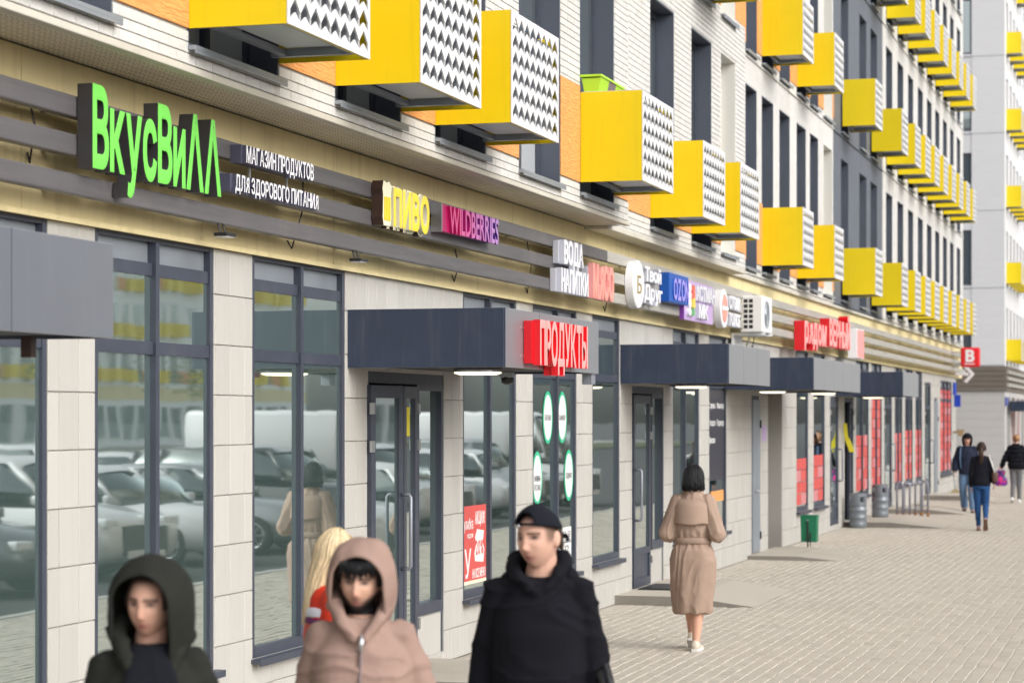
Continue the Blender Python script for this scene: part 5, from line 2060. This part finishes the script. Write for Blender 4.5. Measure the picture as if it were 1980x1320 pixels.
    def hood_up(s, matn, ax=.118, by=.125, cz=.140, seed=0., drop=.10, open_=(50, 44, 82), back=.02, up=.012):
        """raised hood: shell round the head with a face opening; open_ = half angles side, top, bottom"""
        nu, nv = 26, 48
        rings = []
        for i in range(nu + 1):
            u = i / nu
            rg = []
            for j in range(nv):
                v = 2 * math.pi * j / nv
                sv, cv = math.sin(v), math.cos(v)
                a0 = R(open_[0]) + (R(open_[1]) - R(open_[0])) * max(0, sv) ** 2 + (R(open_[2]) - R(open_[0])) * max(0, -sv) ** 2
                al = a0 + (math.pi * .995 - a0) * u
                x = ax * math.sin(al) * cv
                y = by * math.cos(al) - back
                z = cz * math.sin(al) * sv + up
                if sv < 0:
                    dn = (-sv) ** 1.2 * math.sin(al)
                    z -= drop * dn
                    x *= 1 + .16 * dn
                    y *= 1 - .05 * dn
                # rolled rim
                e = G(u, .05)
                x *= 1 + .05 * e
                y += .012 * e
                p = Vector((x, y, z))
                w_ = noise.noise(Vector((x * 16 + seed, y * 9, z * 10))) * .010 + noise.noise(Vector((x * 34 + seed, y * 20, z * 20))) * .004
                rg.append(s.headM @ (p * (1 + w_ / .12)))
            rings.append(rg)
        m = MB().ring_loft(rings, cap=False)
        o = m.build('hood', matn, s.root, True)
        sm = o.modifiers.new('solid', 'SOLIDIFY')
        sm.thickness = .014
        sm.offset = 1
        sb_ = o.modifiers.new('sub', 'SUBSURF')
        sb_.levels = sb_.render_levels = 1
        return o

    def hair_strands(s, matn, zend, n=200, grow=.012, front=60, seed=1, r=.0065, part=0.0, jitter=.006, flare=.0, name='hair', back_only=False, to=None):
        """strands that start at the crown, follow the skull and fall to zend(azimuth), all in head space"""
        rnd = random.Random(seed)
        m = MB()
        # under-shell
        rings = []
        for i in range(15):
            th = R(4 + i * 6.6)
            rings.append([s.headM @ Vector((.080 * math.sin(th) * math.cos(q), (.105 if math.sin(q) < 0 else .098) * math.sin(th) * math.sin(q) - .006, .124 * math.cos(th) + .002)) for q in
                          [math.pi / 2 + R(front) + (2 * math.pi - 2 * R(front)) * j / 24 for j in range(25)]])
        m.ring_loft(rings, cap=False, closed=False)
        for i in range(n):
            az = math.pi / 2 + R(front) + (2 * math.pi - 2 * R(front)) * (i + rnd.random()) / n
            g_ = grow * rnd.uniform(.3, 1.2)
            ze = zend(az) + rnd.uniform(-1, 1) * jitter * 2
            pts, rs = [], []
            for q in range(7):
                th = R(10 + q * 14)
                pts.append(Vector(((.079 + g_) * math.sin(th) * math.cos(az) + part * math.cos(th), (.104 + g_) * math.sin(th) * math.sin(az) - .008, (.121 + g_) * math.cos(th))))
            last = pts[-1]
            nn = 5
            for q in range(1, nn + 1):
                t = q / nn
                z = last.z + (ze - last.z) * t
                rr = 1 + flare * t - .25 * max(0, t - .8) * (1 if to is None else 0)
                pts.append(Vector((last.x * rr + rnd.uniform(-1, 1) * jitter * t, last.y * rr + rnd.uniform(-1, 1) * jitter * t, z)))
                if to is not None:
                    tg = Vector(to)
                    tt = t ** .8
                    pts[-1] = Vector((pts[-1].x * (1 - tt) + (tg.x + (last.x) * .35) * tt, pts[-1].y * (1 - tt) + (tg.y + last.y * .25) * tt, pts[-1].z))
            rs = [r * (.7 + .3 * min(1, q / 3)) for q in range(len(pts))]
            rs[-1] = r * .25
            rs[-2] = r * .7
            m.tube([s.headM @ p for p in pts], [q * s.k for q in rs], 5)
        return m.build(name, matn, s.root, True)


# ------------------------------------------------------------------ man in black hoodie and backward cap
p = Person('man in black hoodie with cap worn backwards, looking aside', 3.66, 8.83, 192, 1.795, hy=-29, hp=-3, hr=3, tone=(.58, .345, .26), hair=(.075, .042, .024), vox=.0055)
p.J.update(elR=(.215, -.04, 1.13), wrR=(.235, .03, .86), elL=(-.215, -.03, 1.13), wrL=(-.250, .04, .855), kneeR=(.10, .12, .50), ankR=(.10, .16, .085), kneeL=(-.09, -.02, .50), ankL=(-.09, -.24, .12))
p.body()


def pocket(c, q):
    x, y, z = c
    if y > .05 and abs(x) < .17 - .35 * max(0, z - .98) and .93 < z < 1.115:
        return .007
    return 0


p.top('hoodie', 'cloth_black', [(.865, .155, .120, 0), (.895, .160, .125, 0), (.905, .178, .140, .005), (.95, .184, .148, .008), (1.1, .183, .150, .008), (1.25, .183, .148, .005), (1.34, .175, .135, -.005), (1.41, .135, .110, -.012), (1.47, .085, .085, -.015)],
      arm=(.064, .064, .060, .044), amp=.0055, seed=4.2, extra=pocket, vox=.008,
      collar=[([(-.035, .095, 1.425), (-.075, .070, 1.47), (-.100, .0, 1.505), (-.085, -.075, 1.53), (0, -.105, 1.525), (.085, -.075, 1.53), (.100, .0, 1.505), (.075, .070, 1.47), (.035, .095, 1.425), (-.0, .105, 1.40)],
               [.020, .024, .028, .036, .042, .036, .028, .024, .020, .016]),
              ([(-.10, .03, 1.43), (.0, .09, 1.40), (.10, .03, 1.43)], [.035, .03, .035]),
              ([(-.10, -.07, 1.45), (0, -.135, 1.43), (.10, -.07, 1.45)], [.05, .06, .05])])
p.trousers('cloth_dark')
p.shoes('shoe_dark')
# cap
m = MB()
nz, na = 12, 64
rings = []
for i in range(nz + 1):
    th = R(2 + i * 7.0)
    rings.append([(.086 * math.sin(th) * math.cos(2 * math.pi * j / na), .108 * math.sin(th) * math.sin(2 * math.pi * j / na) - .004, .056 + .080 * math.cos(th) - .040 * math.sin(th) * (1 - math.sin(2 * math.pi * j / na)) * .5) for j in range(na)])
vs = [q for r_ in rings for q in r_]
fs = []
for i in range(nz):
    for j in range(na):
        ang = math.degrees(2 * math.pi * (j + .5) / na) - 90
        front = min(abs(ang), 360 - abs(ang))
        if front < 30 and 7 <= i <= 10 and front < 30 * (1 - ((10.5 - i) / 4.5) ** 2) ** .5:
            continue
        fs.append((i * na + j, (i + 1) * na + j, (i + 1) * na + (j + 1) % na, i * na + (j + 1) % na))
fs.append(tuple(range(na)))
m.add([p.headM @ Vector(q) for q in vs], fs)
cp_ = m.build('cap', 'cloth_black_blue', p.root, True)
md = cp_.modifiers.new('solid', 'SOLIDIFY')
md.thickness = .004
md.offset = 1
m = MB()
rg = []
for i in range(7):
    t = i / 6
    rg.append([p.headM @ Vector(((.078 - .012 * t * t) * math.cos(q), -.085 - .075 * t * abs(math.sin(q)) ** .6, .012 - .026 * t - .006 * math.cos(q) ** 2)) for q in [math.pi + math.pi * j / 20 for j in range(21)]])
m.ring_loft(rg, cap=False, closed=False)
bm2 = m.build('brim', 'cloth_black_blue', p.root, True)
bm2.modifiers.new('solid', 'SOLIDIFY').thickness = .005
m = MB()
m.bbox(-.016, .012, .104, .111, .054, .066, .003)
m.v = [tuple(p.headM @ (Matrix.Rotation(R(-16), 4, 'Z') @ Vector(v))) for v in m.v]
m.build('strap_buckle', 'steel', p.root)
p.hair_strands('hair_brown', lambda az: .0 if math.sin(az) > -.3 else -.045, n=130, grow=.003, front=97, seed=5, r=.004, jitter=.004)
# thin drawstring-free straps of a bag carried at his left hip
bg_ = tag(empty('tote_bag', (3.66, 8.83, 0), R(192)), 'black bag with two tube handles hanging at the cap wearer\'s hip', 'bag')
MB().bbox(-.36, -.25, -.16, .16, .52, .84, .03).build('pouch', 'black_plastic', bg_, True)
for yy, lean_ in ((-.06, .03), (.07, .0)):
    MB().tube([(-.30, yy - .04, .83), (-.275, yy - .03, 1.0), (-.245 + lean_, yy, 1.13), (-.27, yy + .02, 1.16), (-.31, yy + .05, 1.02), (-.32, yy + .08, .83)], .011, 8).build('handle', 'black_plastic', bg_, True)

# ------------------------------------------------------------------ man in pink hoodie, hood up
p = Person('bearded man in dusty pink zipped hoodie with hood up', 3.24, 7.90, 197, 1.672, hy=-10, hp=-8, hr=-4, tone=(.58, .34, .25), hair=(.010, .009, .010), beard=1.0, vox=.0055)
p.J.update(shR=(.150, -.01, 1.395), shL=(-.150, -.01, 1.395), elR=(.215, -.06, 1.12), wrR=(.245, .02, .86), elL=(-.25, -.06, 1.13), wrL=(-.20, .08, .93), kneeL=(-.10, .12, .50), ankL=(-.10, .16, .085), kneeR=(.09, -.02, .50), ankR=(.09, -.24, .12))
p.body()
p.top('hoodie', 'cloth_pink', [(.84, .160, .125, 0), (.865, .165, .130, 0), (.88, .19, .150, .005), (.95, .196, .160, .008), (1.1, .196, .160, .008), (1.25, .196, .156, .005), (1.34, .185, .142, -.005), (1.41, .145, .115, -.012), (1.48, .095, .095, -.015)],
      arm=(.066, .072, .068, .05), amp=.0055, seed=9.7, vox=.008,
      collar=[([(-.02, .118, 1.405), (-.07, .095, 1.47), (-.105, .02, 1.53), (-.10, -.07, 1.55), (0, -.11, 1.55), (.10, -.07, 1.55), (.105, .02, 1.53), (.07, .095, 1.47), (.02, .118, 1.405)], [.022, .027, .033, .042, .048, .042, .033, .027, .022])])
p.hood_up('cloth_pink', ax=.124, by=.128, cz=.150, seed=2.0, drop=.085, open_=(47, 41, 84), back=.016, up=.010)
p.hair_strands('hair_black', lambda az: .03, n=60, grow=.006, front=66, seed=8, r=.006)
m = MB()
rnd = random.Random(4)
for i in range(42):      # fringe
    xx = -.065 + .13 * i / 41
    zl = .040 - .012 * math.sin(i * .9) - (.014 if xx > 0 else 0) + rnd.uniform(-.006, .006)
    m.tube([p.headM @ Vector(q) for q in ((xx * .8, .055, .112), (xx * .95, .088, .088), (xx + rnd.uniform(-.004, .006), .103 - abs(xx) * .35, .065), (xx * 1.02 + rnd.uniform(-.01, .012), .104 - abs(xx) * .38, zl))], [.006, .0065, .0055, .001], 5)
m.build('fringe', 'hair_black', p.root, True)
p.trousers('cloth_dark')
p.shoes('shoe_white')
k = p.k
m = MB()
zp = [(-.006, .139, 1.42), (-.006, .142, 1.36), (-.002, .160, 1.25), (.0, .167, 1.10), (.0, .167, .95), (.0, .155, .88)]
m.tube([Vector(q) * k for q in zp], .0065, 6)
m.build('zip', 'mauve', p.root, True)
MB().tube([Vector(q) * k for q in ((-.008, .146, 1.415), (-.008, .150, 1.385), (-.006, .153, 1.355))], [.006, .009, .006], 8).build('zip_pull', 'steel', p.root, True)

# ------------------------------------------------------------------ man in dark olive parka, hood up
p = Person('man in dark olive parka with wide hood up', 2.84, 6.95, 205, 1.655, hy=-22, hp=-6, hr=-3, tone=(.52, .30, .22), hair=(.03, .022, .018), vox=.0055)
p.J.update(shR=(.148, -.01, 1.39), shL=(-.148, -.01, 1.39), elR=(.215, -.05, 1.12), wrR=(.23, .06, .88), elL=(-.23, -.05, 1.12), wrL=(-.23, .05, .88), kneeR=(.10, .12, .50), ankR=(.10, .16, .085), ankL=(-.09, -.22, .12))
p.body()
p.top('parka', 'cloth_olive', [(.72, .195, .155, 0), (.80, .20, .16, 0), (.95, .195, .158, .0), (1.1, .192, .155, 0), (1.25, .19, .15, 0), (1.34, .18, .138, -.008), (1.41, .14, .115, -.02), (1.47, .09, .07, -.06)],
      arm=(.066, .068, .064, .055), amp=.006, seed=21.0, vox=.008, cuff=False,
      collar=[([(-.06, .115, 1.36), (-.09, .09, 1.44), (-.12, .0, 1.51), (-.10, -.08, 1.54), (0, -.115, 1.54), (.10, -.08, 1.54), (.12, .0, 1.51), (.09, .09, 1.44), (.06, .115, 1.36)], [.022, .030, .040, .045, .05, .045, .040, .030, .022])])
m = MB()
ell_loft(m, [(1.25 * p.k, .12 * p.k, .02, 0, .158 * p.k), (1.40 * p.k, .085 * p.k, .02, 0, .115 * p.k), (1.45 * p.k, .075 * p.k, .035, 0, .068 * p.k), (1.475 * p.k, .068 * p.k, .04, 0, .05 * p.k)], 20)
p.cloth('shirt', m, 'cloth_dark', .008, 3, .002)
p.hood_up('cloth_olive', ax=.138, by=.138, cz=.148, seed=7.0, drop=.135, open_=(43, 45, 76), back=.006, up=.006)
p.hair_strands('hair_brown', lambda az: .03, n=60, grow=.004, front=55, seed=8, r=.005)
p.trousers('cloth_dark')
p.shoes('shoe_dark')

# ------------------------------------------------------------------ woman with long blonde hair
p = Person('woman with long blonde hair in red and white jacket behind the pink hoodie', 2.49, 9.60, -58, 1.645, hy=0, hp=-4, tone=(.62, .38, .29), hair=(.35, .25, .12), female=True, vox=.007)
p.J.update(kneeR=(.08, .12, .50), ankR=(.08, .16, .085), ankL=(-.08, -.22, .12))
p.body()
p.top('jacket', 'jacket_red', [(.86, .185, .14, 0), (.95, .195, .145, 0), (1.1, .185, .135, 0), (1.25, .20, .14, 0), (1.36, .195, .13, -.005), (1.43, .14, .11, -.012), (1.475, .09, .085, -.01)], arm=(.085, .07, .06, .045), seed=2.2, vox=.01,
      collar=[([(-.05, .08, 1.42), (-.08, 0, 1.47), (0, -.09, 1.48), (.08, 0, 1.47), (.05, .08, 1.42)], [.022, .025, .028, .025, .022])])
m = MB()
for sd in 'RL':
    chain(m, [p.P('el' + sd) + Vector((0, 0, .05)), p.P('el' + sd).lerp(p.P('wr' + sd), .8)], [.079, .068])
p.cloth('sleeve_panel', m, 'jacket_white', .01, 3, .003)
m = MB()
ell_loft(m, [(1.33 * p.k, .206 * p.k, .142 * p.k, 0, -.004), (1.38 * p.k, .192 * p.k, .132 * p.k, 0, -.006)], 24)
p.cloth('shoulder_stripe', m, 'jacket_white', .01, 2, .002)
m = MB()
ell_loft(m, [(1.30 * p.k, .207 * p.k, .144 * p.k, 0, -.004), (1.33 * p.k, .205 * p.k, .142 * p.k, 0, -.006)], 24)
p.cloth('chest_stripe', m, 'jacket_purple', .01, 2, .002)
p.hair_strands('hair_blonde', lambda az: -.30 if math.sin(az) < .1 else -.26, n=420, grow=.014, front=66, seed=12, r=.005, jitter=.016, to=(.0, -.13, 0))
p.trousers('denim_blue')
p.shoes('shoe_white')

# ------------------------------------------------------------------ woman in beige trench coat seen from behind
p = Person('woman with black bob in belted beige trench coat, walking away', 1.87, 20.56, 2, 1.70, hp=-10, tone=(.60, .34, .24), female=True, vox=.007)
p.J.update(elR=(.235, -.06, 1.10), wrR=(.12, .20, 1.13), elL=(-.235, -.06, 1.10), wrL=(-.12, .20, 1.13),
           hipR=(.07, 0, .92), kneeR=(.055, .0, .50), ankR=(.045, -.10, .085), hipL=(-.07, 0, .92), kneeL=(-.045, .06, .50), ankL=(-.035, .16, .12))
p.body(leg_r=(.07, .052, .036))


def skirt(c, q):
    x, y, z = c
    if z < 1.0:
        a = math.atan2(y, x)
        t = min(1, (1.0 - z) / .5)
        pl_ = math.cos(a * 7 + 1.2 * math.sin(z * 5) + .8) * .008 * t
        gather = math.cos(a * 16 + 2) * .004 * G(z - .97, .05)
        return pl_ + gather
    if z < 1.2:
        return math.cos(math.atan2(y, x) * 14 + 1) * .004 * G(z - 1.06, .05)
    return 0


p.top('trench_coat', 'cloth_beige', [(.345, .178, .150, .0), (.36, .185, .155, .0), (.5, .198, .165, .0), (.7, .215, .175, -.004), (.86, .218, .17, -.008), (.94, .20, .158, -.008), (1.01, .162, .130, -.006), (1.06, .158, .128, -.006), (1.12, .170, .138, -.008), (1.22, .178, .142, -.012), (1.34, .172, .13, -.016), (1.41, .13, .105, -.02), (1.49, .075, .075, -.015)],
      arm=(.078, .086, .058, .05), amp=.0055, seed=33.0, vox=.009, extra=skirt, sc=(13, 13, 4),
      collar=[([(.06, .05, 1.45), (.075, -.03, 1.495), (0, -.085, 1.51), (-.075, -.03, 1.495), (-.06, .05, 1.45)], [.02, .026, .03, .026, .02])])
k = p.k
m = MB()      # storm flap across the back
rg = []
for i, (z, rx, ry, oy, th) in enumerate(((1.425, .130, .108, -.024, .0), (1.36, .172, .138, -.022, .006), (1.27, .186, .156, -.020, .012), (1.205, .190, .168, -.020, .018), (1.19, .189, .170, -.020, .018))):
    rg.append([Vector((rx * math.cos(q), ry * math.sin(q) + oy - .002 * math.cos(q * 9) * (i > 2), z + .006 * math.sin(q * 5) * (i > 2))) * k for q in [math.pi * 1.08 + math.pi * .84 * j / 28 for j in range(29)]])
m.ring_loft(rg, cap=False, closed=False)
fl_ = m.build('storm_flap', 'cloth_beige', p.root, True)
fl_.modifiers.new('solid', 'SOLIDIFY').thickness = .005
m = MB()
ell_loft(m, [(1.008 * k, .172 * k, .141 * k, 0, -.006 * k), (1.012 * k, .176 * k, .145 * k, 0, -.006 * k), (1.058 * k, .172 * k, .142 * k, 0, -.006 * k), (1.062 * k, .168 * k, .138 * k, 0, -.006 * k)], 40)
m.build('belt', 'cloth_beige', p.root, True)
p.hair_strands('hair_black', lambda az: -.098 + .02 * math.sin(az), n=420, grow=.018, front=58, seed=3, r=.0050, jitter=.014, flare=.03)
p.shoes('shoe_beige', 'shoe_white', {'L': -28})

# ------------------------------------------------------------------ far passers-by
p = Person('man in navy jacket, light jeans and dark cap walking past the far shops', 1.70, 51.4, 184, 1.755, hp=-4, tone=(.58, .34, .26), vox=.012)
p.J.update(elR=(.25, -.05, 1.14), wrR=(.27, .10, .92), kneeL=(-.10, .12, .50), ankL=(-.13, .14, .085), kneeR=(.09, .0, .50), ankR=(.06, -.16, .12))
p.body()
p.top('jacket', 'cloth_navy', [(.84, .18, .14, 0), (.95, .19, .15, 0), (1.1, .19, .155, 0), (1.25, .19, .15, 0), (1.34, .18, .135, -.005), (1.41, .14, .11, -.012), (1.475, .09, .09, -.015)], arm=(.078, .078, .068, .048), vox=.014)
p.hood_up('cloth_black', ax=.105, by=.11, cz=.12, drop=.08, open_=(52, 55, 75))
m = MB()
m.lathe([(.088, .035), (.092, .06), (.085, .095), (.05, .125), (.01, .132)], 20)
m.bbox(-.06, .06, .06, .16, .035, .045, .004)
m.v = [tuple(p.headM @ Vector(v)) for v in m.v]
m.build('cap', 'cloth_black_blue', p.root, True)
m = MB()
m.tube([Vector(q) for q in ((.13, .17, .98), (.15, .185, 1.2), (.14, .13, 1.40), (.12, .02, 1.46))], .012, 6)
m.build('bag_strap', 'denim_light', p.root, True)
p.trousers('denim_light', r=(.105, .088, .078), vox=.014)
p.shoes('shoe_dark', 'shoe_dark')

p = Person('woman with dark ponytail, black jacket and blue jeans walking away with shoulder bag', 2.65, 43.4, 2, 1.66, tone=(.58, .34, .26), female=True, vox=.011)
p.J.update(kneeL=(-.07, .02, .50), ankL=(-.055, .0, .085), kneeR=(.085, .0, .52), ankR=(.09, -.20, .20), elR=(.22, -.03, 1.14), wrR=(.24, .06, .95))
p.body()
p.top('jacket', 'cloth_black_blue', [(.88, .175, .14, 0), (.95, .185, .145, 0), (1.05, .17, .13, 0), (1.2, .17, .135, 0), (1.33, .165, .125, -.01), (1.41, .13, .10, -.02), (1.48, .08, .075, -.015)], arm=(.068, .064, .054, .042), vox=.013)
p.trousers('denim_blue', r=(.098, .068, .046), vox=.012)
p.shoes('shoe_rose', 'sole_brown', {'R': -62})
p.hair_strands('hair_brown', lambda az: -.03, n=120, grow=.010, front=70, seed=6, r=.007)
m = MB()
m.tube([p.headM @ Vector(q) for q in ((0, -.10, .03), (0, -.14, -.02), (.005, -.15, -.14), (0, -.14, -.27), (.01, -.125, -.40))], [.03, .042, .045, .036, .006], 10)
m.build('ponytail', 'hair_brown', p.root, True)
bg_ = tag(empty('shoulder_bag', (2.65, 43.4, 0), R(2)), 'brown shoulder bag with white strap on the ponytail woman', 'bag')
MB().bbox(.20, .30, -.12, .14, .90, 1.10, .03).build('pouch', 'bag_brown', bg_, True)
MB().tube([(.25, -.10, 1.08), (.21, -.12, 1.22), (.16, -.09, 1.36), (.14, 0, 1.40), (.16, .09, 1.34), (.24, .11, 1.08)], .016, 6).build('strap', 'shoe_white', bg_, True)

p = Person('woman in black quilted jacket and grey leggings carrying a bright bag', 2.39, 57.2, 0, 1.70, tone=(.60, .36, .28), female=True, vox=.012)
p.J.update(elL=(-.28, -.02, 1.13), wrL=(-.36, .02, .92), kneeR=(.07, .04, .50), ankR=(.07, .10, .085), kneeL=(-.07, .0, .50), ankL=(-.09, -.12, .12))
p.body()
p.top('jacket', 'cloth_dark', [(.86, .20, .155, 0), (.95, .215, .165, 0), (1.1, .21, .16, 0), (1.25, .19, .15, 0), (1.34, .18, .135, -.01), (1.41, .14, .11, -.02), (1.5, .09, .085, -.015)], arm=(.080, .075, .062, .045), vox=.013, extra=lambda c, q: .006 * math.cos(c[2] * 60))
p.trousers('grey_leggings', r=(.098, .072, .05), vox=.013)
p.shoes('shoe_white', 'shoe_white', {'L': -30})
p.hair_strands('hair_tan', lambda az: -.02, n=100, grow=.008, front=70, seed=16, r=.007)
m = MB()
capsule(m, p.headM @ Vector((0, -.11, .06)), .045, p.headM @ Vector((0, -.13, .05)), .04)
m.build('hair_bun', 'hair_tan', p.root, True)
mat('bag_print', (0.30, 0.02, 0.28), .5)
nt_ = M['bag_print'].node_tree
vo = nt_.nodes.new('ShaderNodeTexVoronoi')
vo.inputs['Scale'].default_value = 14
cr = nt_.nodes.new('ShaderNodeValToRGB')
cr.color_ramp.interpolation = 'CONSTANT'
cr.color_ramp.elements[0].color = (.05, .02, .16, 1)
cr.color_ramp.elements[1].position = .45
cr.color_ramp.elements[1].color = (.62, .02, .22, 1)
e3 = cr.color_ramp.elements.new(.75)
e3.color = (.22, .03, .42, 1)
sx = nt_.nodes.new('ShaderNodeSeparateColor')
tc_ = nt_.nodes.new('ShaderNodeTexCoord')
nt_.links.new(tc_.outputs['Object'], vo.inputs['Vector'])
nt_.links.new(vo.outputs['Color'], sx.inputs[0])
nt_.links.new(sx.outputs[0], cr.inputs[0])
nt_.links.new(cr.outputs[0], nt_.nodes['Principled BSDF'].inputs['Base Color'])
bg_ = tag(empty('carrier_bag', (2.02, 57.22, 0)), 'pink and purple patterned carrier bag held by the woman in grey leggings', 'bag')
m = MB()
ell_loft(m, [(.42, .11, .07, 0, 0), (.46, .165, .10, 0, 0), (.60, .15, .095, 0, 0), (.66, .085, .05, 0, 0), (.74, .11, .05, 0, 0), (.80, .10, .035, 0, 0)], 24)
m.build('pouch', 'bag_print', bg_, True)
m = MB()
m.tube([(-.07, 0, .79), (-.02, 0, .86), (.02, 0, .86), (.07, 0, .79)], .01, 6)
m.build('handle', 'bag_print', bg_, True)

p = Person('passer-by in dark coat walking beside the woman with grey leggings', 2.95, 60.5, 180, 1.76, tone=(.55, .33, .25), vox=.014)
p.body()
p.top('coat', 'cloth_dark', [(.62, .20, .16, 0), (.95, .21, .16, 0), (1.25, .19, .15, 0), (1.34, .18, .135, -.01), (1.41, .14, .11, -.02), (1.48, .09, .085, -.015)], arm=(.078, .075, .062, .05), vox=.015)
p.trousers('cloth_dark', vox=.015)
p.shoes('shoe_dark')
p.hair_strands('hair_brown', lambda az: -.02, n=80, grow=.006, front=55, seed=26, r=.006)
